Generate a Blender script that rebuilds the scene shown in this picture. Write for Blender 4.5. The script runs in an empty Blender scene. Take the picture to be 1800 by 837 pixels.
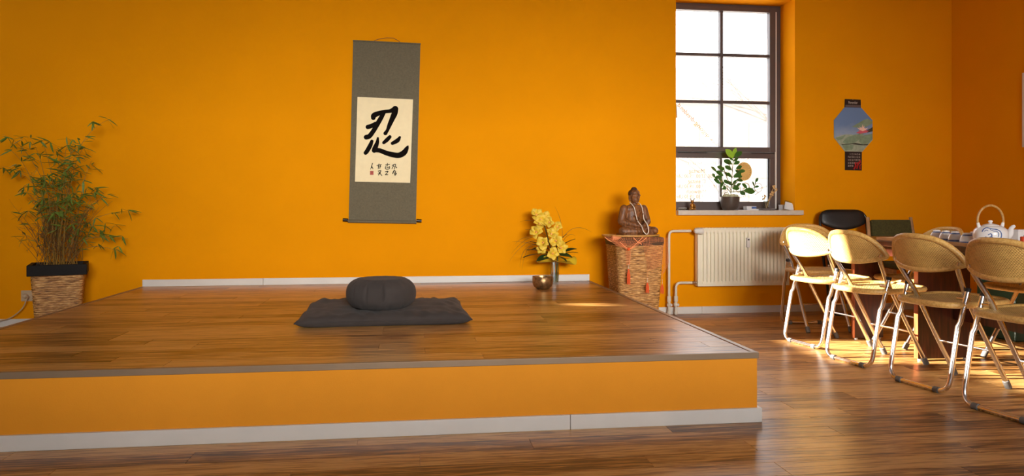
import bpy, bmesh, math, random
from mathutils import Vector, Matrix, noise
random.seed(7)
PI = math.pi
scene = bpy.context.scene
C = scene.collection

# ------------------------------------------------------------------ camera
F_PX, HORIZON, EYE = 1300.0, 363.0, 0.94
TH = math.atan(0.13)
SN, CS = math.sin(TH), math.cos(TH)
cam_data = bpy.data.cameras.new('camera')
cam_data.sensor_width = 36.0
cam_data.lens = F_PX / 1800.0 * 36.0
cam_data.shift_y = -(418.5 - HORIZON) / 1800.0
cam_data.clip_start = 0.05
cam = bpy.data.objects.new('camera', cam_data)
cam.location = (0, 0, EYE)
cam.rotation_euler = (PI / 2, 0, -TH)
C.objects.link(cam)
scene.camera = cam

# ------------------------------------------------------------------ world, sun, added fill light, exposure
world = bpy.data.worlds.new('overcast_sky'); scene.world = world
world.use_nodes = True
wn = world.node_tree.nodes
wn['Background'].inputs[0].default_value = (0.93, 0.96, 1.0, 1)
wn['Background'].inputs[1].default_value = 4.6

SUN_EL = math.radians(17.0)
sun_dir = Vector((0.9915, -0.13, -math.tan(SUN_EL))).normalized()
sd = bpy.data.lights.new('low_sun', 'SUN'); sd.energy = 36.0; sd.angle = math.radians(0.6); sd.color = (1.0, 0.92, 0.79)
so = bpy.data.objects.new('low_sun', sd); so.rotation_euler = sun_dir.to_track_quat('-Z', 'Y').to_euler()
so.location = (-6, 6, 4); C.objects.link(so)

def area(name, loc, size, energy, color, direction):
    d = bpy.data.lights.new(name, 'AREA'); d.shape = 'RECTANGLE'; d.size, d.size_y = size
    d.energy = energy; d.color = color
    o = bpy.data.objects.new(name, d); o.location = loc
    o.rotation_euler = Vector(direction).to_track_quat('-Z', 'Z').to_euler(); C.objects.link(o)
    return o
area('added_daylight_fill', (1.58, -8.44, 2.30), (4.18, 2.76), 1900.0, (1.0, 0.96, 0.90), (0, 1, 0))  # added fill lamp, out of view, sized and placed to brighten the back wall

scene.view_settings.view_transform = 'Standard'
scene.view_settings.look = 'None'
scene.view_settings.gamma = 1.0
scene.view_settings.use_curve_mapping = False
scene.view_settings.exposure = 0.34

# ------------------------------------------------------------------ helpers
def P(px, py, Y):
    """point on the vertical plane Y that the photograph shows at a pixel"""
    u = (px - 900.0) / F_PX
    d = Y / (CS - u * SN)
    return Vector((d * (u * CS + SN), Y, EYE - (py - HORIZON) * d / F_PX))
def G(px, py, z=0.0):
    """point on the level plane z that the photograph shows at a pixel"""
    d = (EYE - z) * F_PX / (py - HORIZON)
    l = (px - 900.0) / F_PX * d
    return Vector((l * CS + d * SN, d * CS - l * SN, z))

class MB:
    def __init__(s): s.v = []; s.f = []
    def add(s, vs, fs):
        b = len(s.v); s.v += [tuple(v) for v in vs]; s.f += [tuple(b + i for i in f) for f in fs]; return s
    def box(s, lo, hi, m=None):
        x0, y0, z0 = lo; x1, y1, z1 = hi
        vs = [Vector(p) for p in ((x0,y0,z0),(x1,y0,z0),(x1,y1,z0),(x0,y1,z0),(x0,y0,z1),(x1,y0,z1),(x1,y1,z1),(x0,y1,z1))]
        if m: vs = [m @ v for v in vs]
        return s.add(vs, [(0,3,2,1),(4,5,6,7),(0,1,5,4),(1,2,6,5),(2,3,7,6),(3,0,4,7)])
    def tube(s, pts, r, n=8, closed=False, flat=1.0, up=None):
        pts = [Vector(p) for p in pts]; N = len(pts)
        rs = r if isinstance(r, (list, tuple)) else [r] * N
        tang = []
        for i in range(N):
            a = pts[(i - 1) % N] if (closed or i > 0) else pts[i]
            b = pts[(i + 1) % N] if (closed or i < N - 1) else pts[i]
            t = (b - a); tang.append(t.normalized() if t.length > 1e-9 else Vector((0, 0, 1)))
        ref = Vector(up) if up else (Vector((0, 0, 1)) if abs(tang[0].z) < 0.9 else Vector((1, 0, 0)))
        nrm = (ref - tang[0] * ref.dot(tang[0])).normalized()
        vs = []; fs = []
        for i in range(N):
            t = tang[i]; nrm = nrm - t * nrm.dot(t)
            nrm = nrm.normalized() if nrm.length > 1e-6 else t.orthogonal().normalized()
            b = t.cross(nrm)
            for k in range(n):
                a = 2 * PI * k / n
                vs.append(pts[i] + (nrm * math.cos(a) * flat + b * math.sin(a)) * rs[i])
        for i in range(N if closed else N - 1):
            j = (i + 1) % N
            for k in range(n):
                l = (k + 1) % n
                fs.append((i*n+k, i*n+l, j*n+l, j*n+k))
        if not closed:
            fs.append(tuple(range(n - 1, -1, -1))); fs.append(tuple((N-1)*n + k for k in range(n)))
        return s.add(vs, fs)
    def lathe(s, prof, n=24, c=(0, 0, 0), cap=True):
        vs = []; fs = []
        for r, z in prof:
            for k in range(n):
                a = 2 * PI * k / n; vs.append((c[0] + r * math.cos(a), c[1] + r * math.sin(a), c[2] + z))
        for i in range(len(prof) - 1):
            for k in range(n):
                l = (k + 1) % n; fs.append((i*n+k, i*n+l, (i+1)*n+l, (i+1)*n+k))
        if cap:
            fs.append(tuple(range(n - 1, -1, -1))); m = len(prof) - 1; fs.append(tuple(m*n + k for k in range(n)))
        return s.add(vs, fs)
    def grid(s, fn, nu, nv, wrap_u=False):
        vs = [fn(i / nu, j / nv) for j in range(nv + 1) for i in range(nu + (0 if wrap_u else 1))]
        w = nu if wrap_u else nu + 1; fs = []
        for j in range(nv):
            for i in range(nu):
                k = (i + 1) % w; fs.append((j*w+i, j*w+k, (j+1)*w+k, (j+1)*w+i))
        return s.add(vs, fs)
    def ell(s, c, r, nu=16, nv=10, m=None):
        c = Vector(c)
        def fn(u, v):
            a = 2*PI*u; b = PI*(v-0.5)*0.998
            p = Vector((r[0]*math.cos(a)*math.cos(b), r[1]*math.sin(a)*math.cos(b), r[2]*math.sin(b)))
            return (m @ p if m else p) + c
        s.grid(fn, nu, nv, True)
        w = nu; b = len(s.v) - w*(nv+1)
        s.f.append(tuple(b + i for i in range(w-1, -1, -1))); s.f.append(tuple(b + nv*w + i for i in range(w)))
        return s
    def prism(s, poly, a, b, axis='z'):
        """2D outline extruded from a to b along an axis; for 'y' the outline is (x, z)"""
        def mk(p, t): return {'z': (p[0], p[1], t), 'y': (p[0], t, p[1]), 'x': (t, p[0], p[1])}[axis]
        n = len(poly); vs = [mk(p, a) for p in poly] + [mk(p, b) for p in poly]
        fs = [tuple(range(n-1, -1, -1)), tuple(range(n, 2*n))] + [(i, (i+1) % n, n+(i+1) % n, n+i) for i in range(n)]
        return s.add(vs, fs)
    def build(s, name, mat, parent=None, smooth=False, bevel=0.0, solid=0.0, seg=2, tri=False):
        me = bpy.data.meshes.new(name); me.from_pydata(s.v, [], s.f)
        bm = bmesh.new(); bm.from_mesh(me); bmesh.ops.recalc_face_normals(bm, faces=bm.faces)
        if bevel > 0:
            ed = [e for e in bm.edges if len(e.link_faces) == 2 and e.calc_face_angle(0) > 0.6]
            bmesh.ops.bevel(bm, geom=ed, offset=bevel, segments=seg, profile=0.5, affect='EDGES')
        bm.to_mesh(me); bm.free()
        if smooth:
            me.polygons.foreach_set('use_smooth', [True] * len(me.polygons))
            try: me.set_sharp_from_angle(angle=math.radians(48))
            except Exception: pass
        o = bpy.data.objects.new(name, me); C.objects.link(o)
        if mat: me.materials.append(mat)
        if parent: o.parent = parent
        if solid:
            md = o.modifiers.new('thickness', 'SOLIDIFY'); md.thickness = solid; md.offset = 0
        return o

def tag(o, label=None, cat=None, group=None, kind=None):
    if label: o['label'] = label
    if cat: o['category'] = cat
    if group: o['group'] = group
    if kind: o['kind'] = kind
    return o
def thing(name, label, cat, loc=(0, 0, 0), rz=0.0, group=None):
    o = bpy.data.objects.new(name, None); o.empty_display_size = 0.1
    o.location = loc; o.rotation_euler = (0, 0, rz); C.objects.link(o)
    return tag(o, label, cat, group)
def struct_root(name):
    o = bpy.data.objects.new(name, None); C.objects.link(o); return tag(o, kind='structure')
def piece(name, me, parent, loc=(0, 0, 0), rot=None, scale=None, mat=None):
    o = bpy.data.objects.new(name, me); C.objects.link(o); o.parent = parent; o.location = loc
    if rot is not None: o.rotation_euler = rot
    if scale is not None: o.scale = scale
    return o
def dup(o, parent=None):
    c = o.copy(); C.objects.link(c); c.parent = parent
    for ch in o.children: dup(ch, c)
    return c
def bez(a, b, c, n):
    a, b, c = Vector(a), Vector(b), Vector(c)
    return [a*(1-t)**2 + b*2*t*(1-t) + c*t*t for t in [i/n for i in range(n+1)]]
def rounded(pts, rad, n=5):
    """polyline with rounded corners"""
    pts = [Vector(p) for p in pts]; out = [pts[0]]
    for i in range(1, len(pts)-1):
        p = pts[i]; a = (pts[i-1]-p); b = (pts[i+1]-p); r = min(rad, a.length*0.49, b.length*0.49)
        out += bez(p + a.normalized()*r, p, p + b.normalized()*r, n)
    out.append(pts[-1]); return out

# ------------------------------------------------------------------ materials
def new_mat(name):
    m = bpy.data.materials.new(name); m.use_nodes = True
    nt = m.node_tree; return m, nt, nt.nodes['Principled BSDF']
def node(nt, t, **kw):
    n = nt.nodes.new(t)
    for k, v in kw.items():
        if k.startswith('i_'):
            key = k[2:]
            n.inputs[int(key) if key.isdigit() else key.replace('_', ' ')].default_value = v
        else: setattr(n, k, v)
    return n
def lin(r, g, b):
    f = lambda c: (c/255/12.92) if c/255 <= 0.04045 else ((c/255+0.055)/1.055)**2.4
    return (f(r), f(g), f(b), 1)
def ramp(nt, stops):
    n = nt.nodes.new('ShaderNodeValToRGB'); e = n.color_ramp.elements
    while len(e) < len(stops): e.new(0.5)
    for k, (p, c) in enumerate(stops): e[k].position = p; e[k].color = c
    return n
def simple(name, col, rough=0.5, metal=0.0, spec=None, var=0.0, scale=8.0, bump=0.0, bscale=60.0, coat=0.0, emit=None, sheen=0.0):
    m, nt, b = new_mat(name); L = nt.links
    b.inputs['Base Color'].default_value = col; b.inputs['Roughness'].default_value = rough; b.inputs['Metallic'].default_value = metal
    if spec is not None: b.inputs['Specular IOR Level'].default_value = spec
    if coat: b.inputs['Coat Weight'].default_value = coat
    if sheen: b.inputs['Sheen Weight'].default_value = sheen
    tc = node(nt, 'ShaderNodeTexCoord')
    if var:
        nz = node(nt, 'ShaderNodeTexNoise', i_Scale=scale, i_Detail=4.0); L.new(tc.outputs['Object'], nz.inputs['Vector'])
        r = ramp(nt, [(0.3, tuple(c*(1-var) for c in col[:3]) + (1,)), (0.7, tuple(min(1, c*(1+var)) for c in col[:3]) + (1,))])
        L.new(nz.outputs['Fac'], r.inputs['Fac']); L.new(r.outputs['Color'], b.inputs['Base Color'])
    if bump:
        n2 = node(nt, 'ShaderNodeTexNoise', i_Scale=bscale, i_Detail=3.0); L.new(tc.outputs['Object'], n2.inputs['Vector'])
        bp = node(nt, 'ShaderNodeBump', i_Strength=bump, i_Distance=0.004); L.new(n2.outputs['Fac'], bp.inputs['Height']); L.new(bp.outputs['Normal'], b.inputs['Normal'])
    if emit: b.inputs['Emission Color'].default_value = emit[0]; b.inputs['Emission Strength'].default_value = emit[1]
    return m
def plank_mat(name, dark, mid, light, rough=0.31):
    m, nt, b = new_mat(name); L = nt.links
    tc = node(nt, 'ShaderNodeTexCoord'); oi = node(nt, 'ShaderNodeObjectInfo')
    mul = node(nt, 'ShaderNodeMath', operation='MULTIPLY'); mul.inputs[1].default_value = 37.0; L.new(oi.outputs['Random'], mul.inputs[0])
    add = node(nt, 'ShaderNodeVectorMath', operation='ADD'); L.new(tc.outputs['Object'], add.inputs[0]); L.new(mul.outputs[0], add.inputs[1])
    mp = node(nt, 'ShaderNodeMapping'); mp.inputs['Scale'].default_value = (1.5, 22.0, 22.0); L.new(add.outputs[0], mp.inputs['Vector'])
    n1 = node(nt, 'ShaderNodeTexNoise', i_Scale=2.4, i_Detail=6.0, i_Roughness=0.62, i_Distortion=0.6); L.new(mp.outputs[0], n1.inputs['Vector'])
    mp2 = node(nt, 'ShaderNodeMapping'); mp2.inputs['Scale'].default_value = (5.0, 130.0, 130.0); L.new(add.outputs[0], mp2.inputs['Vector'])
    n2 = node(nt, 'ShaderNodeTexNoise', i_Scale=1.5, i_Detail=3.0); L.new(mp2.outputs[0], n2.inputs['Vector'])
    mx = node(nt, 'ShaderNodeMath', operation='MULTIPLY_ADD'); mx.inputs[1].default_value = 0.42; L.new(n2.outputs['Fac'], mx.inputs[0])
    m3 = node(nt, 'ShaderNodeMath', operation='MULTIPLY_ADD'); m3.inputs[1].default_value = 0.22; L.new(oi.outputs['Random'], m3.inputs[0]); m3.inputs[2].default_value = -0.32
    a2 = node(nt, 'ShaderNodeMath', operation='ADD'); L.new(n1.outputs['Fac'], a2.inputs[0]); L.new(m3.outputs[0], a2.inputs[1]); L.new(a2.outputs[0], mx.inputs[2])
    r = ramp(nt, [(0.33, dark), (0.45, mid), (0.59, light)]); L.new(mx.outputs[0], r.inputs['Fac'])
    mp4 = node(nt, 'ShaderNodeMapping'); mp4.inputs['Scale'].default_value = (2.6, 42.0, 42.0); L.new(add.outputs[0], mp4.inputs['Vector'])
    n4 = node(nt, 'ShaderNodeTexNoise', i_Scale=1.7, i_Detail=3.0, i_Roughness=0.55, i_Distortion=0.9); L.new(mp4.outputs[0], n4.inputs['Vector'])
    r4 = ramp(nt, [(0.60, (0, 0, 0, 1)), (0.70, (0.75, 0.75, 0.75, 1))]); L.new(n4.outputs['Fac'], r4.inputs['Fac'])
    mc = node(nt, 'ShaderNodeMixRGB'); mc.inputs['Color2'].default_value = dark; L.new(r4.outputs['Color'], mc.inputs['Fac']); L.new(r.outputs['Color'], mc.inputs['Color1'])
    L.new(mc.outputs['Color'], b.inputs['Base Color'])
    b.inputs['Roughness'].default_value = rough; b.inputs['Specular IOR Level'].default_value = 0.5
    bp = node(nt, 'ShaderNodeBump', i_Strength=0.12, i_Distance=0.002); L.new(mx.outputs[0], bp.inputs['Height']); L.new(bp.outputs['Normal'], b.inputs['Normal'])
    return m
def wood_mat(name, dark, light, scale=(3, 30, 30), rough=0.45, axis_noise=2.0):
    m, nt, b = new_mat(name); L = nt.links
    tc = node(nt, 'ShaderNodeTexCoord'); mp = node(nt, 'ShaderNodeMapping'); mp.inputs['Scale'].default_value = scale
    L.new(tc.outputs['Object'], mp.inputs['Vector'])
    n1 = node(nt, 'ShaderNodeTexNoise', i_Scale=axis_noise, i_Detail=5.0, i_Distortion=0.8); L.new(mp.outputs[0], n1.inputs['Vector'])
    r = ramp(nt, [(0.3, dark), (0.7, light)]); L.new(n1.outputs['Fac'], r.inputs['Fac']); L.new(r.outputs['Color'], b.inputs['Base Color'])
    b.inputs['Roughness'].default_value = rough
    return m
def weave_mat(name, base, gap, fa, fb, axes=('Y', 'Z'), rough=0.5):
    """woven cane: two crossing sets of strands in object space"""
    m, nt, b = new_mat(name); L = nt.links
    tc = node(nt, 'ShaderNodeTexCoord'); sp = node(nt, 'ShaderNodeSeparateXYZ'); L.new(tc.outputs['Object'], sp.inputs[0])
    def s(ax, f, ph=0.0):
        q = node(nt, 'ShaderNodeMath', operation='MULTIPLY_ADD'); q.inputs[1].default_value = f; q.inputs[2].default_value = ph; L.new(sp.outputs[ax], q.inputs[0])
        w = node(nt, 'ShaderNodeMath', operation='SINE'); L.new(q.outputs[0], w.inputs[0]); return w
    w1 = s(axes[0], fa); w2 = s(axes[1], fb)
    pr = node(nt, 'ShaderNodeMath', operation='MULTIPLY'); L.new(w1.outputs[0], pr.inputs[0]); L.new(w2.outputs[0], pr.inputs[1])
    w3 = s(axes[1], fb*2); h = node(nt, 'ShaderNodeMath', operation='MULTIPLY_ADD'); h.inputs[1].default_value = 0.4
    L.new(w3.outputs[0], h.inputs[0]); L.new(pr.outputs[0], h.inputs[2])
    nz = node(nt, 'ShaderNodeTexNoise', i_Scale=30.0, i_Detail=3.0); L.new(tc.outputs['Object'], nz.inputs['Vector'])
    ad = node(nt, 'ShaderNodeMath', operation='MULTIPLY_ADD'); ad.inputs[1].default_value = 1.6; L.new(nz.outputs['Fac'], ad.inputs[0]); L.new(h.outputs[0], ad.inputs[2])
    mr = node(nt, 'ShaderNodeMapRange', i_From_Min=-0.6, i_From_Max=2.2); L.new(ad.outputs[0], mr.inputs['Value'])
    r = ramp(nt, [(0.05, gap), (0.32, tuple(0.55*a+0.45*c for a, c in zip(base, gap))), (0.55, base), (0.95, tuple(min(1, c*1.2) for c in base[:3]) + (1,))])
    L.new(mr.outputs[0], r.inputs['Fac']); L.new(r.outputs['Color'], b.inputs['Base Color'])
    bp = node(nt, 'ShaderNodeBump', i_Strength=0.5, i_Distance=0.003); L.new(h.outputs[0], bp.inputs['Height']); L.new(bp.outputs['Normal'], b.inputs['Normal'])
    b.inputs['Roughness'].default_value = rough
    return m
def glass_mat(name, tint=(1, 1, 1, 1), gloss=0.06, rough=0.0):
    m = bpy.data.materials.new(name); m.use_nodes = True; nt = m.node_tree; nt.nodes.remove(nt.nodes['Principled BSDF'])
    t = node(nt, 'ShaderNodeBsdfTransparent'); t.inputs[0].default_value = tint
    g = node(nt, 'ShaderNodeBsdfGlossy'); g.inputs['Roughness'].default_value = rough
    fr = node(nt, 'ShaderNodeLayerWeight'); fr.inputs['Blend'].default_value = 0.25
    mu = node(nt, 'ShaderNodeMath', operation='MULTIPLY_ADD'); mu.inputs[1].default_value = 0.5; mu.inputs[2].default_value = gloss
    nt.links.new(fr.outputs['Fresnel'], mu.inputs[0])
    mx = node(nt, 'ShaderNodeMixShader'); nt.links.new(mu.outputs[0], mx.inputs[0]); nt.links.new(t.outputs[0], mx.inputs[1]); nt.links.new(g.outputs[0], mx.inputs[2])
    nt.links.new(mx.outputs[0], nt.nodes['Material Output'].inputs[0])
    return m
M = {}
M['wall'] = simple('orange_wall_paint', (0.83, 0.312, 0.002, 1), 0.8, var=0.03, scale=2.0, bump=0.18, bscale=220.0, spec=0.03)
M['front'] = simple('orange_platform_paint', (0.80, 0.305, 0.020, 1), 0.7, var=0.02, bump=0.1, bscale=200.0, spec=0.15)
M['whitewall'] = simple('grey_wall_paint', (0.42, 0.40, 0.37, 1), 0.7, bump=0.1)
M['ceil'] = simple('ceiling_paint', (0.50, 0.46, 0.40, 1), 0.8, bump=0.1)
M['white'] = simple('white_lacquer', (0.71, 0.69, 0.65, 1), 0.35, var=0.03)
M['rad'] = simple('radiator_enamel', (0.85, 0.81, 0.64, 1), 0.3, var=0.02)
M['plank'] = plank_mat('laminate_oak', lin(84, 50, 20), lin(162, 112, 58), lin(210, 164, 100))
M['sub'] = simple('dark_underlay', lin(40, 24, 12), 0.9, bump=0.1)
M['trim'] = simple('edge_profile_metal', lin(150, 128, 104), 0.38, metal=0.35, var=0.05)
M['frame'] = simple('window_frame_grey', lin(84, 72, 70), 0.42, var=0.04)
M['glass'] = glass_mat('window_glass')
M['vaseglass'] = glass_mat('vase_glass', (0.86, 0.88, 0.86, 1), 0.04)
M['sill'] = simple('stone_sill', lin(206, 196, 182), 0.35, var=0.06, scale=30)
M['chrome'] = simple('chrome', (0.84, 0.83, 0.83, 1), 0.22, metal=1.0)
M['rattan'] = weave_mat('rattan_back_weave', lin(224, 182, 104), lin(160, 112, 50), 560.0, 470.0, ('Y', 'Z'))
M['rattan_seat'] = weave_mat('rattan_seat_weave', lin(224, 184, 108), lin(150, 104, 48), 560.0, 470.0, ('X', 'Y'))
M['cane'] = wood_mat('rattan_cane', lin(196, 148, 76), lin(232, 190, 116), (30, 30, 30), 0.4, 3.0)
M['grey_rubber'] = simple('grey_rubber', lin(98, 96, 94), 0.6, bump=0.1)
M['dark_rubber'] = simple('dark_rubber', lin(34, 34, 36), 0.5, bump=0.1)
M['table'] = wood_mat('dark_mahogany', lin(40, 16, 8), lin(84, 36, 20), (25, 25, 3), 0.33)
M['fabric'] = simple('charcoal_cotton', lin(62, 55, 52), 0.9, var=0.10, scale=14, bump=0.35, bscale=500.0, sheen=0.05)
M['scroll'] = simple('grey_brocade', lin(104, 96, 74), 0.8, var=0.12, scale=90.0, bump=0.2, bscale=300)
M['paper'] = simple('rice_paper', lin(246, 230, 186), 0.85, var=0.03, scale=20)
M['ink'] = simple('black_ink', lin(20, 16, 14), 0.85, var=0.1, spec=0.05)
M['seal'] = simple('red_seal', lin(176, 84, 74), 0.8, var=0.25, scale=120)
M['black'] = simple('black_lacquer', lin(18, 16, 16), 0.3, var=0.1)
M['vinyl'] = simple('black_vinyl', lin(26, 24, 24), 0.42, var=0.1, bump=0.2)
# ------------------------------------------------------------------ the room
WALL_Y, LEFT_X, RIGHT_X, FRONT_Y, CEIL = 6.23, -5.0, 4.89, -1.3, 3.5
PX0, PX1, PY0, PZ = -2.16, 1.48, 3.07, 0.30          # platform
WX0, WX1, WZ0, WZ1 = 2.256, 3.36, 0.865, 2.80        # window opening
WT = 0.42
def wall_with_holes(name, axis, a0, a1, z0, z1, t0, t1, holes, mat):
    """a wall slab made of boxes round its openings; axis 'x' runs along X, 'y' along Y"""
    mb = MB(); cuts = sorted({a0, a1} | {h[0] for h in holes} | {h[1] for h in holes})
    def bx(p, q, r, s):
        if q - p < 1e-6 or s - r < 1e-6: return
        mb.box((p, t0, r), (q, t1, s)) if axis == 'x' else mb.box((t0, p, r), (t1, q, s))
    for p, q in zip(cuts, cuts[1:]):
        hs = sorted([(h[2], h[3]) for h in holes if h[0] <= p + 1e-6 and h[1] >= q - 1e-6]); z = z0
        for lo, hi in hs: bx(p, q, z, lo); z = hi
        bx(p, q, z, z1)
    return tag(mb.build(name, mat), kind='structure')
wall_with_holes('wall_back', 'x', LEFT_X - 0.3, RIGHT_X + 0.3, -0.02, CEIL, WALL_Y, WALL_Y + WT, [(WX0, WX1, WZ0, WZ1)], M['wall'])
SUN_OPENINGS = [(5.11, 5.96, 2.33, 3.20), (3.23, 5.10, 2.50, 2.83), (5.46, 5.62, 2.15, 2.32)]  # unseen openings shaped to aim the sun; the last slot lights the platform
wall_with_holes('wall_left', 'y', FRONT_Y - 0.3, WALL_Y, -0.02, CEIL, LEFT_X - 0.3, LEFT_X, SUN_OPENINGS, M['whitewall'])
wall_with_holes('wall_right', 'y', FRONT_Y - 0.3, WALL_Y, -0.02, CEIL, RIGHT_X, RIGHT_X + 0.3, [], M['wall'])
wall_with_holes('wall_front', 'x', LEFT_X, RIGHT_X, -0.02, CEIL, FRONT_Y - 0.3, FRONT_Y, [(-0.76, 2.68, 1.23, 2.20)], M['whitewall'])  # unseen opening added here, cut to shape the fill on the back wall
tag(MB().box((LEFT_X - 0.3, FRONT_Y - 0.3, CEIL), (RIGHT_X + 0.3, WALL_Y + WT, CEIL + 0.2)).build('ceiling', M['ceil']), kind='structure')

plank_cache = {}
def plank_mesh(L, w, t):
    k = (round(L, 3), round(w, 3), t)
    if k not in plank_cache:
        g = 0.0004; b = 0.0010; x, y = L/2 - g, w/2 - g
        mb = MB(); vs = []
        for (sx, sy, z) in ((x, y, -t), (x, y, -b), (x - b, y - b, 0)):
            vs += [(-sx, -sy, z), (sx, -sy, z), (sx, sy, z), (-sx, sy, z)]
        fs = [(8, 9, 10, 11)] + [(i*4+k2, i*4+(k2+1) % 4, (i+1)*4+(k2+1) % 4, (i+1)*4+k2) for i in range(2) for k2 in range(4)]
        me = bpy.data.meshes.new('plank'); me.from_pydata(vs, [], fs); me.materials.append(M['plank']); plank_cache[k] = me
    return plank_cache[k]
def lay(parent, x0, x1, y0, y1, ztop, w, L, t, rowseed):
    rows = int(math.ceil((y1 - y0) / w - 1e-6)); rnd = random.Random(rowseed)
    for r in range(rows):
        yb = y1 - r*w; ya = max(y0, yb - w)
        if yb - ya < 0.012: continue
        x = x0 - rnd.choice([0.12, 0.31, 0.47, 0.62, 0.78, 0.93]) * L
        while x < x1:
            a, b = max(x, x0), min(x + L, x1)
            if b - a > 0.02:
                piece('plank', plank_mesh(b - a, yb - ya, t), parent, ((a + b)/2, (ya + yb)/2, ztop))
            x += L
floor = struct_root('floor')
MB().box((LEFT_X, FRONT_Y, -0.06), (RIGHT_X, WALL_Y, -0.012)).build('underlay', M['sub'], floor)
tag(MB().box((LEFT_X, FRONT_Y, -0.012), (RIGHT_X, 1.31, 0.0)).build('far_boards', M['plank'], floor), kind='stuff')
tag(MB().box((LEFT_X, 1.311, -0.012), (-3.70, WALL_Y, 0.0)).build('far_boards', M['plank'], floor), kind='stuff')
PW = 0.13
lay(floor, -3.70, RIGHT_X, 1.31, PY0 + 0.02, 0.0, PW, 1.29, 0.011, 1)
lay(floor, PX1 - 0.02, RIGHT_X, PY0 + 0.02, WALL_Y, 0.0, PW, 1.29, 0.011, 2)
lay(floor, -3.70, PX0 + 0.02, PY0 + 0.02, WALL_Y, 0.0, PW, 1.29, 0.011, 3)

plat = struct_root('platform')
MB().box((PX0, PY0, 0.0), (PX1, WALL_Y, PZ - 0.012)).build('riser_box', M['front'], plat)
lay(plat, PX0 + 0.02, PX1 - 0.022, PY0 + 0.018, WALL_Y - 0.012, PZ, PW, 1.29, 0.011, 4)
MB().box((PX0 - 0.004, PY0 - 0.006, PZ - 0.024), (PX1 + 0.006, PY0 + 0.017, PZ + 0.003)).build('edge_profile', M['trim'], plat, bevel=0.002)
MB().box((PX1 - 0.021, PY0 + 0.0175, PZ - 0.024), (PX1 + 0.006, WALL_Y - 0.002, PZ + 0.003)).build('edge_profile', M['trim'], plat, bevel=0.002)
MB().box((PX0 - 0.004, PY0 + 0.0175, PZ - 0.024), (PX0 + 0.018, WALL_Y - 0.002, PZ + 0.003)).build('edge_profile', M['trim'], plat, bevel=0.002)
jx = G(1003, 756).x
MB().box((PX0, PY0 - 0.016, 0.0), (jx - 0.0008, PY0, 0.062)).build('skirting', M['white'], plat, bevel=0.002)
MB().box((jx + 0.0008, PY0 - 0.016, 0.0), (PX1 + 0.016, PY0, 0.062)).build('skirting', M['white'], plat, bevel=0.002)
MB().box((PX1, PY0 + 0.0005, 0.0), (PX1 + 0.016, WALL_Y - 0.001, 0.062)).build('skirting', M['white'], plat, bevel=0.002)
def board(name, x0, x1, z0, z1, joints=()):
    r = struct_root(name); xs = [x0] + list(joints) + [x1]
    for a, b in zip(xs, xs[1:]):
        MB().box((a + 0.0008, WALL_Y - 0.014, z0), (b - 0.0008, WALL_Y, z1)).build('skirting', M['white'], r, bevel=0.002)
board('baseboard_platform', PX0, PX1, PZ + 0.001, PZ + 0.056, [P(463, 490, WALL_Y).x])
board('baseboard_right', PX1 + 0.02, RIGHT_X, 0.0, 0.062, [P(1233, 545, WALL_Y).x, 4.0])
board('baseboard_left', LEFT_X, PX0 - 0.006, 0.0, 0.062)
rb = struct_root('baseboard_side')
MB().box((RIGHT_X - 0.014, FRONT_Y, 0.0), (RIGHT_X, WALL_Y - 0.015, 0.062)).build('skirting', M['white'], rb, bevel=0.002)

# ------------------------------------------------------------------ the window over the radiator
FY = 6.49                                                # room-side face of the window frame
win = struct_root('window_1')
def bar(name, x0, x1, z0, z1, y0=FY, y1=FY + 0.07, par=None, mat='frame', bv=0.004):
    return MB().box((x0, y0, z0), (x1, y1, z1)).build(name, M[mat], par or win, bevel=bv)
zTop, zTr1, zTr0, zBot = 2.735, 1.487, 1.385, 0.985
XL, XR = 2.345, P(1352, 200, FY).x
XM = P(1268.5, 200, FY).x
# outer frame
bar('outer_frame', WX0, WX0 + 0.055, WZ0, WZ1); bar('outer_frame', XR + 0.05, WX1, WZ0, WZ1)
bar('outer_frame', WX0 + 0.055, XR + 0.05, zTop + 0.035, WZ1); bar('outer_frame', WX0 + 0.055, XR + 0.05, WZ0, 0.925)
# sashes, a little proud of the outer frame
sy0, sy1 = FY - 0.014, FY + 0.05
up = bar('sash', WX0 + 0.04, XL, zTr1 - 0.045, zTop + 0.045, sy0, sy1)
bar('sash', XR, XR + 0.062, zTr1 - 0.045, zTop + 0.045, sy0, sy1)
bar('sash', XL, XR, zTop, zTop + 0.045, sy0, sy1)
bar('sash', XL, XR, zTr1 - 0.045, zTr1, sy0, sy1)
bar('transom', WX0 + 0.03, XR + 0.062, zTr0 - 0.002, zTr1 - 0.048, sy0 + 0.006, sy1)
bar('lower_frame', WX0 + 0.04, XL, 0.905, zTr0, sy0 + 0.006, sy1); bar('lower_frame', XR, XR + 0.062, 0.905, zTr0, sy0 + 0.006, sy1)
bar('lower_frame', XL, XR, 0.905, zBot, sy0 + 0.006, sy1)
for z in (P(1268, 96.5, FY).z, P(1268, 179.5, FY).z):
    bar('muntin', XL, XM - 0.0145, z - 0.014, z + 0.014, FY - 0.002, FY + 0.05, bv=0.003)
    bar('muntin', XM + 0.0145, XR, z - 0.014, z + 0.014, FY - 0.002, FY + 0.05, bv=0.003)
bar('muntin', XM - 0.014, XM + 0.014, zTr1, zTop, FY - 0.004, FY + 0.052, bv=0.003)
bar('muntin', XM - 0.010, XM + 0.010, zBot, zTr0 - 0.002, FY + 0.012, FY + 0.052, bv=0.003)
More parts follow.
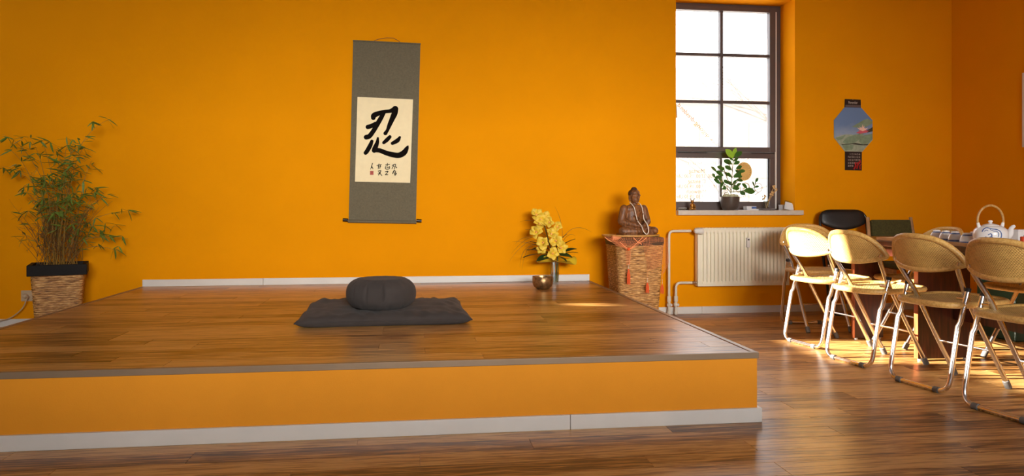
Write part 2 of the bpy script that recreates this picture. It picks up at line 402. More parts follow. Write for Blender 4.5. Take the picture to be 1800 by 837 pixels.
# white hinge rod and dark gaskets down the right stile
MB().tube([(WX1 - 0.052, FY - 0.008, 0.92), (WX1 - 0.052, FY - 0.008, 2.74)], 0.008, 8).build('hinge_rod', M['white'], win, smooth=True)
bar('gasket', XR - 0.010, XR + 0.0005, zBot, zTr0 - 0.002, FY + 0.004, FY + 0.03, mat='black', bv=0)
bar('seal_gap', XL + 0.02, XL + 0.30, zTr1 - 0.060, zTr1 - 0.054, sy0 + 0.003, sy0 + 0.0075, mat='black', bv=0)
bar('seal_gap', XR - 0.18, XR + 0.05, zTr1 - 0.060, zTr1 - 0.054, sy0 + 0.003, sy0 + 0.0075, mat='black', bv=0)
hz = P(1190, 195, FY).z
M['handle'] = simple('brass_handle', lin(150, 110, 66), 0.3, metal=0.6)
hd = MB().tube(rounded([(XL - 0.022, FY - 0.014, hz + 0.06), (XL - 0.022, FY - 0.055, hz + 0.06), (XL - 0.012, FY - 0.055, hz - 0.07)], 0.02), 0.010, 8).build('handle', M['handle'], win, smooth=True)
MB().box((XL - 0.036, FY - 0.022, hz + 0.02), (XL - 0.008, FY - 0.0145, hz + 0.10)).build('handle_plate', M['handle'], hd, bevel=0.002)
MUZ = [zTr1, P(1268, 179.5, FY).z, P(1268, 96.5, FY).z, zTop]
panes = {}
GY = FY + 0.030
for c, (a, b) in enumerate(((XL, XM), (XM, XR))):
    for r_, (z0, z1) in enumerate(list(zip(MUZ, MUZ[1:])) + [(zBot, zTr0)]):
        panes[(c, r_)] = MB().box((a, GY, z0), (b, GY + 0.004, z1)).build('pane', M['glass'], win)
# lettering stuck to the street side of the glass, so it reads mirrored from the room
def text_mesh(body, size, extrude=0.0, shear=0.0, spacing=1.0, bold=0.0):
    cu = bpy.data.curves.new('t', 'FONT'); cu.body = body; cu.size = size; cu.align_x = 'CENTER'; cu.align_y = 'CENTER'
    cu.extrude = extrude; cu.shear = shear; cu.space_character = spacing; cu.resolution_u = 3; cu.offset = bold
    to = bpy.data.objects.new('t', cu); C.objects.link(to); bpy.context.view_layer.update()
    me = bpy.data.meshes.new_from_object(to.evaluated_get(bpy.context.evaluated_depsgraph_get()))
    bpy.data.objects.remove(to); bpy.data.curves.remove(cu); return me
def lettering(body, size, px, py, mat, par, ang=0.0, spacing=1.0, name='lettering', width=None):
    me = text_mesh(body, size, 0.0, spacing=spacing, bold=0.0 if size < 0.1 else -0.0012); me.materials.append(mat)
    o = bpy.data.objects.new(name, me); C.objects.link(o); o.parent = par
    p = P(px, py, GY + 0.0046); s = 1.0
    if width: s = width / max(1e-6, max(v.co.x for v in me.vertices) - min(v.co.x for v in me.vertices))
    m = Matrix(((-1, 0, 0, p.x), (0, 0, 1, p.y), (0, 1, 0, p.z), (0, 0, 0, 1))) @ Matrix.Rotation(ang, 4, 'Z') @ Matrix.Diagonal((s, 1, 1, 1))
    o.matrix_local = m; return o
def film(name, col):
    """coloured see-through vinyl: tints the daylight that passes it"""
    m = bpy.data.materials.new(name); m.use_nodes = True; nt = m.node_tree; nt.nodes.remove(nt.nodes['Principled BSDF'])
    t = node(nt, 'ShaderNodeBsdfTransparent'); t.inputs[0].default_value = col + (1,)
    d = node(nt, 'ShaderNodeBsdfDiffuse'); d.inputs[0].default_value = col + (1,)
    mx = node(nt, 'ShaderNodeMixShader'); mx.inputs[0].default_value = 0.12
    nt.links.new(t.outputs[0], mx.inputs[1]); nt.links.new(d.outputs[0], mx.inputs[2]); nt.links.new(mx.outputs[0], nt.nodes['Material Output'].inputs[0])
    return m
M['f_red'] = film('red_window_film', (0.48, 0.11, 0.045)); M['f_or'] = film('orange_window_film', (0.56, 0.29, 0.16)); M['f_or2'] = film('amber_window_film', (0.58, 0.26, 0.03))
M['f_pale'] = film('pale_window_film', (0.72, 0.67, 0.62)); M['f_grey'] = film('grey_window_film', (0.38, 0.33, 0.29))
M['f_sun'] = film('gold_window_film', (0.62, 0.48, 0.28)); M['f_sun2'] = film('light_gold_window_film', (0.82, 0.74, 0.62))
# web address: runs up from the lower right to the upper left, in three runs of colour
def along(t): return (1262 + (1192 - 1262)*t, 256.5 + (183 - 256.5)*t)
a_out = math.atan2(P(1192, 183, GY).z - P(1262, 256.5, GY).z, P(1262, 256.5, GY).x - P(1192, 183, GY).x)
for body, t0, t1, mt in (('www.', 0.0, 0.20, 'f_or'), ('qigong', 0.22, 0.56, 'f_or2'), ('-dresden.d', 0.575, 0.99, 'f_red')):
    q = along((t0 + t1)/2); w = (P(*along(t0), GY) - P(*along(t1), GY)).length
    lettering(body, 0.058, q[0], q[1], M[mt], panes[(0, 0)], a_out, width=w)
lp = panes[(0, 3)]
for body, px, py, sz, mt, wpx in (('Kurszeiten', 1234, 287, 0.045, 'f_pale', 50), ('Montag', 1225, 301, 0.052, 'f_or', 29), ('10.00, 17.00, 19.00 Uhr', 1225, 310, 0.048, 'f_or', 74),
        ('Dienstag', 1225, 319, 0.052, 'f_or', 32), ('10.00, 17.00, 19.30 Uhr', 1225, 328, 0.048, 'f_or', 74), ('Mittwoch', 1224, 337, 0.052, 'f_or', 36), ('15.30, 17.30, 19.30 Uhr', 1225, 346, 0.048, 'f_or', 74)):
    lettering(body, sz, px, py, M[mt], lp, width=wpx * 6.8 / F_PX)
rp = panes[(1, 3)]
cc = P(1308, 301.5, GY + 0.0046); 
MB().prism([(cc.x + 0.076*math.cos(k*PI/18), cc.z + 0.086*math.sin(k*PI/18)) for k in range(36)], cc.y, cc.y + 0.0006, 'y').build('logo_disc', M['f_sun'], rp)
for k in range(20):
    a = 2*PI*k/20 + 0.1
    MB().prism([(cc.x + 0.02*math.cos(a+0.1), cc.z + 0.022*math.sin(a+0.1)), (cc.x + 0.07*math.cos(a), cc.z + 0.079*math.sin(a)), (cc.x + 0.07*math.cos(a+0.13), cc.z + 0.079*math.sin(a+0.13))], cc.y - 0.0006, cc.y - 0.0001, 'y').build('logo_ray', M['f_sun2'], rp)
lettering('QiGong', 0.14, 1307, 331, M['f_grey'], rp, width=72 * 6.8 / F_PX)
lettering('Zentrum', 0.045, 1310, 345, M['f_pale'], rp, width=40 * 6.8 / F_PX)
line = P(1330, 314, GY + 0.005)
MB().box((cc.x + 0.06, line.y, line.z), (XR - 0.005, line.y + 0.0005, line.z + 0.003)).build('logo_line', M['f_pale'], rp)
# sill
sillz = 0.905
MB().box((WX0 + 0.002, WALL_Y - 0.055, WZ0 - 0.0005), (WX1 + 0.055, WALL_Y - 0.0005, sillz)).build('sill_nose', M['sill'], win, bevel=0.004)
MB().box((WX0 + 0.001, WALL_Y - 0.001, WZ0), (WX1 - 0.001, FY + 0.002, sillz)).build('sill_board', M['sill'], win)

# unseen windows shaped for the light: two in the left wall, one added behind
for n, (y0, y1, z0, z1) in enumerate(SUN_OPENINGS[:2]):
    w = struct_root('window_%d' % (n + 2)); x0, x1 = LEFT_X - 0.22, LEFT_X - 0.17; t = 0.03
    for lo, hi in (((x0, y0, z0), (x1, y1, z0+t)), ((x0, y0, z1-t), (x1, y1, z1)), ((x0, y0, z0+t), (x1, y0+t, z1-t)), ((x0, y1-t, z0+t), (x1, y1, z1-t))):
        MB().box(lo, hi).build('outer_frame', M['frame'], w)
w = struct_root('window_4')
for x in (-0.78, 2.67):
    MB().box((x, FRONT_Y - 0.2, 1.23), (x + 0.03, FRONT_Y - 0.17, 2.20)).build('outer_frame', M['frame'], w)
for z in (1.21, 2.19):
    MB().box((-0.75, FRONT_Y - 0.2, z), (2.67, FRONT_Y - 0.17, z + 0.03)).build('outer_frame', M['frame'], w)

# ------------------------------------------------------------------ the street outside
M['ground'] = simple('pale_paving', (0.62, 0.60, 0.56, 1), 0.9, var=0.1)
tag(MB().box((-30, WALL_Y + WT, -0.4), (60, 60, -0.3)).build('ground', M['ground']), kind='structure')
M['facade'] = simple('cream_render', (0.34, 0.31, 0.25, 1), 0.9, var=0.04); M['facade2'] = simple('pale_stone', (0.46, 0.43, 0.39, 1), 0.9, var=0.05)
M['farglass'] = simple('far_window_glass', (0.40, 0.42, 0.44, 1), 0.2); M['farroof'] = simple('far_roof', (0.46, 0.39, 0.33, 1), 0.9, var=0.1)
bl = thing('apartment_house', 'pale cream house across the street seen through the window', 'building', (19, 34, -0.3))
MB().box((-9, 0, 0), (9, 8, 6.3)).build('wall', M['facade'], bl)
MB().add([(-9.4, -0.4, 6.3), (9.4, -0.4, 6.3), (9.4, 8.4, 6.3), (-9.4, 8.4, 6.3), (-9.4, 4, 8.6), (9.4, 4, 8.6)], [(0, 1, 5, 4), (2, 3, 4, 5), (1, 2, 5), (3, 0, 4), (0, 3, 2, 1)]).build('roof', M['farroof'], bl)
for i in range(7):
    for zz in (1.0, 3.7):
        f = MB().box((-8 + i*2.5, -0.08, zz), (-6.9 + i*2.5, 0.0, zz + 1.6)).build('window', M['facade2'], bl)
        MB().box((-7.9 + i*2.5, -0.10, zz + 0.1), (-7.0 + i*2.5, -0.081, zz + 1.5)).build('pane', M['farglass'], f)
M['bark'] = simple('pale_bark', (0.19, 0.17, 0.15, 1), 0.9, var=0.2, scale=5)
def bare_tree(base, lab, seed, trunk_h, lean):
    t = thing('bare_tree', lab, 'tree', base, 0, 'bare trees outside the window'); rnd = random.Random(seed)
    top = Vector((lean, 0, trunk_h)); MB().tube(bez((0, 0, 0), (0, 0, trunk_h*0.6), top, 6), [0.16 - 0.012*i for i in range(7)], 8).build('trunk', M['bark'], t, smooth=True)
    br = MB()
    def grow(p, d, L, r, lv):
        e = p + d*L; m = p + d*L*0.5 + Vector((rnd.uniform(-.1, .1), rnd.uniform(-.1, .1), rnd.uniform(0, .15)))*L
        br.tube(bez(p, m, e, 4), [r, r*0.9, r*0.8, r*0.7, r*0.6], 5)
        if lv == 0: return
        for _ in range(3):
            nd = (d + Vector((rnd.uniform(-.8, .8), rnd.uniform(-.5, .5), rnd.uniform(-.35, .6)))).normalized()
            grow(p + (e - p)*rnd.uniform(0.45, 1.0), nd, L*rnd.uniform(0.5, 0.75), r*0.55, lv - 1)
    for k in range(6):
        a = k*PI/3 + rnd.uniform(0, .6); grow(top - Vector((0, 0, 0.2*k)), Vector((math.cos(a), math.sin(a)*0.6, rnd.uniform(0.1, 0.7))).normalized(), rnd.uniform(1.4, 2.2), 0.032, 3)
    br.build('branches', M['bark'], t, smooth=True)
bare_tree((8.9, 15.0, -0.3), 'bare pale tree outside whose twigs cross the right-hand panes', 3, 2.6, 0.3)
bare_tree((9.6, 22.0, -0.3), 'farther bare tree outside behind the left-hand panes', 11, 2.2, -0.2)
# ------------------------------------------------------------------ radiator and pipes
rx0, rx1, ry, rz0, rz1 = 2.417, 3.257, 6.13, 0.248, 0.753
rad = thing('radiator', 'cream panel radiator with vertical flutes below the window', 'radiator', (rx0, WALL_Y, 0))
W_ = rx1 - rx0; yf = ry - WALL_Y
MB().box((0.0, yf + 0.024, rz0), (W_, -0.025, rz1)).build('body', M['rad'], rad, bevel=0.004)
def flute(u, v):
    x = 0.012 + u*(W_ - 0.024); z = rz0 + 0.012 + v*(rz1 - rz0 - 0.024)
    e = min(1.0, max(0.0, (min(v, 1 - v) - 0.045)/0.025))
    ph = (u*24) % 1.0; k = min(1.0, max(0.0, (abs(((ph + 0.5) % 1.0) - 0.5) - 0.13)/0.10)); k = k*k*(3 - 2*k)
    edge = 1.0 if 0.5/24 < u < 1 - 0.5/24 else 0.0
    return (x, yf + 0.004 + 0.020*(1 - k)*e*edge*0.9, z)
MB().grid(flute, 24*14, 40).build('fluted_panel', M['rad'], rad, smooth=True)
f = MB(); 
for lo, hi in (((0, yf + 0.001, rz0), (W_, yf + 0.014, rz0 + 0.013)), ((0, yf + 0.001, rz1 - 0.013), (W_, yf + 0.014, rz1)), ((0, yf + 0.001, rz0 + 0.013), (0.013, yf + 0.014, rz1 - 0.013)), ((W_ - 0.013, yf + 0.001, rz0 + 0.013), (W_, yf + 0.014, rz1 - 0.013))): f.box(lo, hi)
f.build('panel_rim', M['rad'], rad, bevel=0.003)
grl = MB()
for k in range(28): grl.box((0.02 + k*(W_-0.04)/28, yf + 0.02, rz1), (0.032 + k*(W_-0.04)/28, -0.035, rz1 + 0.003))
grl.build('top_grille', M['rad'], rad)
p0 = P(1314, 418, ry); p1 = P(1314, 435, ry)
mt = MB().box((p0.x - rx0 - 0.014, yf - 0.022, p1.z), (p0.x - rx0 + 0.014, yf + 0.004, p0.z)).build('heat_meter', M['white'], rad, bevel=0.004)
MB().box((p0.x - rx0 - 0.008, yf - 0.0232, p0.z - 0.022), (p0.x - rx0 + 0.008, yf - 0.0215, p0.z - 0.010)).build('display', M['black'], mt)
vz = P(1222, 406, 6.17).z; vy = 6.165 - WALL_Y
kn = MB(); kn.lathe([(0.016, 0), (0.026, 0.006), (0.029, 0.02), (0.026, 0.045), (0.022, 0.05), (0.024, 0.07), (0.014, 0.082)], 18)
kn.v = [(0.038 - z, yf - 0.030 + y, vz + x) for x, y, z in kn.v]
kn.build('thermostat_knob', M['white'], rad, smooth=True)
M['pipe'] = simple('pipe_enamel', (0.72, 0.66, 0.55, 1), 0.35, var=0.05)
def pipe(px_top, z_top, px_x, nm):
    x = P(px_x, 500, 6.165).x - rx0
    o = MB().tube(rounded([(-0.05 if z_top > 0.5 else -0.03, vy, z_top), (x, vy, z_top), (x, vy, 0.005)], 0.045, 6), 0.0115, 10).build(nm, M['pipe'], rad, smooth=True)
    for zz, r, h in ((0.115, 0.018, 0.05), (0.075, 0.020, 0.03), (0.012, 0.016, 0.02)):
        MB().lathe([(r*0.8, 0), (r, 0.004), (r, h - 0.004), (r*0.8, h)], 12, (x, vy, zz)).build('fitting', M['pipe'], o, smooth=True)
    MB().ell((x + 0.012, vy - 0.018, 0.09), (0.013, 0.014, 0.013), 10, 8).build('valve_cap', M['white'], o, smooth=True)
pipe(1215, vz, 1176, 'supply_pipe')
pipe(1220, P(1220, 497, 6.165).z, 1188, 'return_pipe')
MB().tube([(-0.04, vy, P(1220, 497, 6.165).z), (0.004, vy, P(1220, 497, 6.165).z)], 0.014, 10).build('union_nut', M['chrome'], rad, smooth=True)

# ------------------------------------------------------------------ folding rattan chairs
def make_chair():
    t = thing('folding_chair', 'x', 'chair')
    R_ = 0.0125; hw = 0.19
    # rear U frame: floor bar, two legs rising forward to the pivots
    pts = [(0.125, -hw, 0.52), (0.075, -hw, 0.36), (0.06, -hw, 0.34), (0.0, -hw, 0.013), (0.0, hw, 0.013), (0.06, hw, 0.34), (0.075, hw, 0.36), (0.125, hw, 0.52)]
    path = [Vector(pts[0]), Vector(pts[1]), Vector(pts[2])] + rounded(pts[2:6], 0.07, 7)[1:-1] + [Vector(p) for p in pts[5:]]
    rf = MB().tube(path, R_, 10).build('rear_frame', M['chrome'], t, smooth=True)
    for s in (-1, 1):
        MB().tube([(0.122, s*hw, 0.512), (0.127, s*hw, 0.53)], 0.0145, 10).build('end_cap', M['dark_rubber'], rf, smooth=True)
        MB().tube([(0.0, s*0.105, 0.0135), (0.0, s*0.135, 0.0135)], 0.0165, 10).build('floor_glide', M['grey_rubber'], rf, smooth=True)
    # front legs run up into the backrest
    ih = hw - 0.028; HB = 0.222
    def bx_(s, z): return -0.045 + 0.40*(0.80 - z)*0.62 + 1.75*s*s
    for s in (-1, 1):
        lg = MB().tube([(0.42, s*ih, 0.012), (0.28, s*ih, 0.25), (0.135, s*ih, 0.50), (0.062, s*(ih + 0.026), 0.625), (bx_(0.20, 0.655) - 0.004, s*0.20, 0.665)], R_, 10).build('front_leg', M['chrome'], t, smooth=True)
        MB().tube([(0.423, s*ih, 0.004), (0.402, s*ih, 0.042)], 0.0165, 10).build('rubber_foot', M['grey_rubber'], lg, smooth=True)
        MB().tube([(0.11, s*(hw + 0.008), 0.475), (0.11, s*(ih - 0.02), 0.475)], 0.008, 8).build('pivot_bolt', M['chrome'], lg, smooth=True)
    MB().tube([(0.31, -ih, 0.20), (0.31, ih, 0.20)], 0.006, 8).build('cross_rod', M['chrome'], t, smooth=True)
    # seat: rounded, slightly dished, rolled cane rim
    def seat_xy(a):
        c, s = math.cos(a), math.sin(a); e = 0.55
        x = 0.225 + 0.215*math.copysign(abs(c)**e, c); y = (0.20 + 0.012*(x - 0.2)/0.2)*math.copysign(abs(s)**e, s)
        if x > 0.36: y *= 1 - 1.2*(x - 0.36)**1.0
        return x, y
    def tilt(x): return 0.447 + 0.02*(x - 0.2)
    def top(u, v):
        x, y = seat_xy(2*PI*u); k = v
        x = 0.225 + (x - 0.225)*k; y = y*k
        return (x, y, tilt(x) - 0.014*(1 - k*k) + 0.008)
    st = MB(); st.grid(top, 48, 10, True); st.grid(lambda u, v: tuple(Vector(top(u, v)) - Vector((0, 0, 0.014))), 48, 10, True)
    seat = st.build('seat', M['rattan_seat'], t, smooth=True)
    rim = [Vector((*seat_xy(2*PI*k/64), 0)) for k in range(64)]; rim = [Vector((p.x, p.y, tilt(p.x))) for p in rim]
    MB().tube(rim, 0.0165, 8, True).build('seat_rim', M['cane'], seat, smooth=True)
    # backrest: curved shell, straight top, ends drawn down to the tubes
    def outline(a):
        c, s_ = math.cos(a), math.sin(a)
        s = HB*math.copysign(abs(c)**0.8, c); q = abs(s)/HB
        return (s, 0.652 + 0.135*max(0.0, 1 - q**3.2)**0.72) if s_ >= 0 else (s, 0.652 - 0.038*max(0.0, 1 - q**2.2)**0.9)
    cz = 0.69
    def shell(off):
        def fn(u, v):
            s, z = outline(2*PI*u); s *= v; z = cz + (z - cz)*v
            return (bx_(s, z) + off, s, z)
        return fn
    bk = MB(); bk.grid(shell(-0.006), 56, 12, True); bk.grid(shell(0.006), 56, 12, True)
    back = bk.build('backrest', M['rattan'], t, smooth=True)
    rim = [Vector((bx_(s, z), s, z)) for s, z in [outline(2*PI*k/72) for k in range(72)]]
    MB().tube(rim, 0.015, 8, True).build('back_rim', M['cane'], back, smooth=True)
    return t
proto = make_chair(); first = [True]
def chair(x, y, rz, label, group):
    o = proto if first[0] else dup(proto); first[0] = False
    o.location = (x, y, 0); o.rotation_euler = (0, 0, rz); o['label'] = label; o['group'] = group; return o
r9 = math.radians(9)
near = 'rattan folding chairs along the near side of the table'
chair(2.59, 4.71, r9, 'sunlit rattan folding chair beside the radiator, farthest in the near row', near)
chair(2.565, 4.134, r9, 'rattan folding chair with half-sunlit back, second from the radiator', near)
chair(2.589, 3.546, r9, 'rattan folding chair in front of the teacups, third from the radiator', near)
chair(2.589, 3.00, r9, 'rattan folding chair in front of the teapot, cut by the right edge', near)
far = 'rattan folding chairs at the far sides of the table'
chair(3.08, 5.56, -PI/2 - 0.08, 'rattan folding chair at the head of the table, close to the back wall', far)
chair(3.60, 4.64, PI, 'rattan folding chair pushed in across the table behind the teacups', far)
chair(3.92, 4.02, PI, 'rattan folding chair across the table with only its seat showing', far)

# ------------------------------------------------------------------ table
tz = 0.725
tb = thing('table', 'long dark brown wooden table between the rattan chairs', 'table', (2.90, 2.2, 0))
MB().box((0, 0, tz - 0.034), (0.64, 2.76, tz)).build('tabletop', M['table'], tb, bevel=0.004)
MB().box((0.08, 0.1, tz - 0.10), (0.11, 2.66, tz - 0.0345)).build('apron', M['table'], tb)
MB().box((0.53, 0.1, tz - 0.10), (0.56, 2.66, tz - 0.0345)).build('apron', M['table'], tb)
M['edge'] = wood_mat('sunlit_wood_edge', lin(120, 56, 26), lin(160, 84, 44), (20, 20, 3), 0.4)  # sunlight on the panels' left edges, put into a lighter wood colour
for x0, x1, y in ((0.17, 0.385, 2.66), (0.13, 0.475, 1.94), (0.13, 0.475, 0.30)):
    pn = MB().box((x0, y, 0.012), (x1, y + 0.035, tz - 0.1005 if x0 < 0.1 else tz - 0.035)).build('leg_panel', M['table'], tb)
    MB().box((x0 - 0.004, y - 0.001, 0.012), (x0, y + 0.036, tz - 0.035)).build('sunlit_edge', M['edge'], pn)
    for q in (x0 + 0.02, x1 - 0.02): MB().lathe([(0.012, 0), (0.012, 0.012)], 10, (q, y + 0.017, 0.0)).build('glide', M['white'], pn)
MB().box((0.36, 0.336, 0.25), (0.39, 1.939, 0.36)).build('stretcher', M['table'], tb)

# ------------------------------------------------------------------ tea things
M['porc'] = simple('white_porcelain', (0.80, 0.78, 0.77, 1), 0.15, coat=0.3); M['cobalt'] = simple('cobalt_glaze', lin(88, 108, 156), 0.2, var=0.3, scale=60)
M['bamboo_h'] = wood_mat('bamboo_handle', lin(150, 104, 52), lin(204, 160, 96), (40, 40, 40), 0.4)
tray = thing('serving_tray', 'flat wooden tray under the teacups', 'tray', (3.105, 3.75, tz))
M['traywood'] = wood_mat('tray_wood', lin(150, 110, 74), lin(186, 146, 104), (20, 3, 20), 0.45)
MB().box((-0.20, -0.36, 0.0), (0.20, 0.62, 0.008)).build('base', M['traywood'], tray, bevel=0.002)
for lo, hi in (((-0.20, -0.36, 0.0081), (-0.188, 0.62, 0.02)), ((0.188, -0.36, 0.0081), (0.20, 0.62, 0.02)), ((-0.188, -0.36, 0.0081), (0.188, -0.348, 0.02)), ((-0.188, 0.608, 0.0081), (0.188, 0.62, 0.02))):
    MB().box(lo, hi).build('tray_edge', M['traywood'], tray)
tz2 = tz + 0.0082
def cup(x, y, label):
    t = thing('teacup', label, 'cup', (x, y, tz2), 0, 'upturned porcelain teacups on the tray')
    MB().lathe([(0.0365, 0.0), (0.037, 0.004), (0.0362, 0.02), (0.032, 0.038), (0.025, 0.050), (0.021, 0.054), (0.0205, 0.063), (0.017, 0.0635), (0.016, 0.056)], 24).build('bowl', M['porc'], t, smooth=True)
    MB().lathe([(0.0372, 0.006), (0.0374, 0.010), (0.0369, 0.016), (0.036, 0.0165)], 24, cap=False).build('blue_band', M['cobalt'], t, smooth=True)
    MB().lathe([(0.0274, 0.0478), (0.0250, 0.0512), (0.0216, 0.0545)], 24, cap=False).build('blue_scallop', M['cobalt'], t, smooth=True)
def onboard(px, d):
    l = (px - 900)/F_PX*d; return l*CS + d*SN, d*CS - l*SN
for px, d, lb in ((1700, 4.02, 'white and blue teacup just left of the teapot'), (1679, 4.25, 'white and blue teacup second from the teapot'), (1662.5, 4.40, 'white and blue teacup third from the teapot'),
                  (1646.5, 4.52, 'white and blue teacup at the far left end of the row'), (1712.5, 4.20, 'white and blue teacup half hidden behind the teapot')):
    cup(*onboard(px, d), lb)
tx, ty = onboard(1741, 3.88)
tp = thing('teapot', 'white porcelain teapot with blue dragon and arched bamboo handle', 'teapot', (tx, ty, tz2), -TH)
def body_r(z): 
    k = (z - 0.056)/0.056; return 0.081*max(0.0, 1 - abs(k)**2.6)**0.42
prof = [(0.042, 0.0), (0.044, 0.004)] + [(max(0.046, body_r(z)) if z < 0.05 else max(0.034, body_r(z)), z) for z in [0.006 + 0.1*i/18 for i in range(19)]]
MB().lathe(prof, 36).build('pot', M['porc'], tp, smooth=True)
MB().lathe([(0.040, 0.103), (0.040, 0.109), (0.028, 0.114), (0.010, 0.117), (0.006, 0.119), (0.007, 0.122), (0.011, 0.127), (0.010, 0.132), (0.004, 0.135)], 24).build('lid', M['porc'], tp, smooth=True)
MB().tube(bez((0.068, 0, 0.045), (0.108, 0, 0.045), (0.108, 0, 0.085), 8)[:-1] + bez((0.108, 0, 0.085), (0.110, 0, 0.098), (0.126, 0, 0.104), 3), [0.024, 0.023, 0.021, 0.019, 0.017, 0.0155, 0.014, 0.013, 0.012, 0.011, 0.010, 0.008], 12).build('spout', M['porc'], tp, smooth=True)
for s in (-1, 1): MB().tube([(s*0.058, 0, 0.094), (s*0.064, 0, 0.112), (s*0.066, 0, 0.122)], [0.010, 0.008, 0.007], 10).build('lug', M['porc'], tp, smooth=True)
MB().tube([(-0.066 + 0.001*math.sin(0), 0, 0.112)] + [(-0.068*math.cos(a), 0, 0.13 + 0.082*math.sin(a)) for a in [PI*i/20 for i in range(21)]] + [(0.066, 0, 0.112)], 0.0058, 8).build('handle', M['bamboo_h'], tp, smooth=True)
def crom_open(pts, n=4):
    pts = [Vector(q) for q in pts]; out = []
    for i in range(len(pts) - 1):
        p0, p1, p2, p3 = pts[max(0, i-1)], pts[i], pts[i+1], pts[min(len(pts)-1, i+2)]
        for k in range(n):
            t = k/n; out.append(0.5*((2*p1) + (p2 - p0)*t + (2*p0 - 5*p1 + 4*p2 - p3)*t*t + (3*p1 - p0 - 3*p2 + p3)*t**3))
    return out + [pts[-1]]
def on_pot(a, z, off=0.0002):
    r = body_r(z) + off; return (r*math.sin(a), -r*math.cos(a), z)
for strokes, w in (([(-0.55, 0.075), (-0.50, 0.088), (-0.35, 0.096), (-0.15, 0.094), (0.05, 0.09), (0.30, 0.088), (0.5, 0.078), (0.56, 0.06), (0.5, 0.042), (0.35, 0.032), (0.2, 0.03)], 0.0042),
        ([(-0.1, 0.088), (0.1, 0.08), (0.3, 0.078), (0.38, 0.065), (0.34, 0.05)], 0.003), ([(-0.35, 0.036), (-0.15, 0.045), (0.0, 0.055), (-0.05, 0.066), (-0.2, 0.06)], 0.004),
        ([(0.0, 0.05), (0.12, 0.04), (0.28, 0.042)], 0.0045), ([(-0.42, 0.078), (-0.3, 0.084), (-0.2, 0.08)], 0.0028), ([(-0.4, 0.045), (-0.3, 0.05)], 0.003)):
    w *= 0.72; MB().tube(crom_open([on_pot(a - 0.5, z) for a, z in strokes]), 0.0 + w*0.9, 6).build('dragon_stroke', M['cobalt'], tp, smooth=True)
bxp = onboard(1792, 3.95)
bxo = thing('paper_box', 'small white paper box on the table right of the teapot', 'box', (bxp[0], bxp[1], tz2), 0.2)
MB().box((-0.075, -0.05, 0), (0.075, 0.05, 0.078)).build('carton', M['porc'], bxo, bevel=0.002)
MB().box((-0.077, -0.052, 0.0785), (0.077, 0.052, 0.085)).build('lid', M['porc'], bxo, bevel=0.002)
cp = onboard(1799, 3.72)
M['redwax'] = simple('red_wax', lin(206, 66, 24), 0.4, var=0.08)
cd = thing('candle', 'short orange-red candle at the right edge of the picture', 'candle', (cp[0], cp[1], tz2))
MB().lathe([(0.014, 0), (0.0145, 0.003), (0.0145, 0.052), (0.012, 0.055), (0.004, 0.052)], 18).build('wax', M['redwax'], cd, smooth=True)
MB().tube([(0, 0, 0.05), (0.001, 0, 0.062)], 0.001, 6).build('wick', M['black'], cd)

# ------------------------------------------------------------------ spare chairs at the wall
bc = thing('folding_chair', 'black padded folding chair folded up and leaned on the back wall', 'chair', (3.70, 5.90, 0), -0.12)
lean = Matrix.Rotation(-0.20, 4, 'X')
def LP(x, y, z): return lean @ Vector((x, y, z))
hwb = 0.205
MB().tube([LP(*p) for p in rounded([(-hwb + 0.03, 0, 0.0), (-hwb, 0, 0.55), (-hwb, 0, 0.92), (hwb, 0, 0.92), (hwb, 0, 0.55), (hwb - 0.03, 0, 0.0)], 0.10, 7)], 0.012, 10).build('back_frame', M['black'], bc, smooth=True)
MB().tube([LP(*p) for p in rounded([(-hwb + 0.03, -0.035, 0.53), (-hwb + 0.03, -0.035, 0.01), (hwb - 0.03, -0.035, 0.01), (hwb - 0.03, -0.035, 0.53)], 0.05, 5)], 0.011, 10).build('leg_frame', M['black'], bc, smooth=True)
def padf(z0, z1, hw_, y0, th, r, wave=0.0):
    def fn(u, v):
        a = 2*PI*u; c, s = math.cos(a), math.sin(a); x = hw_*math.copysign(abs(c)**r, c); z = (z0+z1)/2 + (z1-z0)/2*math.copysign(abs(s)**r, s)
        if s < 0: z += wave*math.cos(x/hw_*PI*1.0)
        k = math.sin(v*PI/2)
        return LP(x*k, y0 - th*math.sqrt(max(0, 1 - k**6)), (z0+z1)/2 + (z - (z0+z1)/2)*k)
    return fn
pb = MB(); pb.grid(padf(0.765, 0.925, hwb - 0.004, 0.0, 0.02, 0.45, -0.018), 48, 10, True); pb.grid(padf(0.765, 0.925, hwb - 0.004, 0.0, -0.02, 0.45, -0.018), 48, 10, True)
pb.build('backrest_pad', M['vinyl'], bc, smooth=True)
ps = MB(); ps.grid(padf(0.25, 0.64, hwb - 0.03, -0.06, 0.025, 0.4), 48, 10, True); ps.grid(padf(0.25, 0.64, hwb - 0.03, -0.06, -0.012, 0.4), 48, 10, True)
ps.build('seat_pad', M['vinyl'], bc, smooth=True)

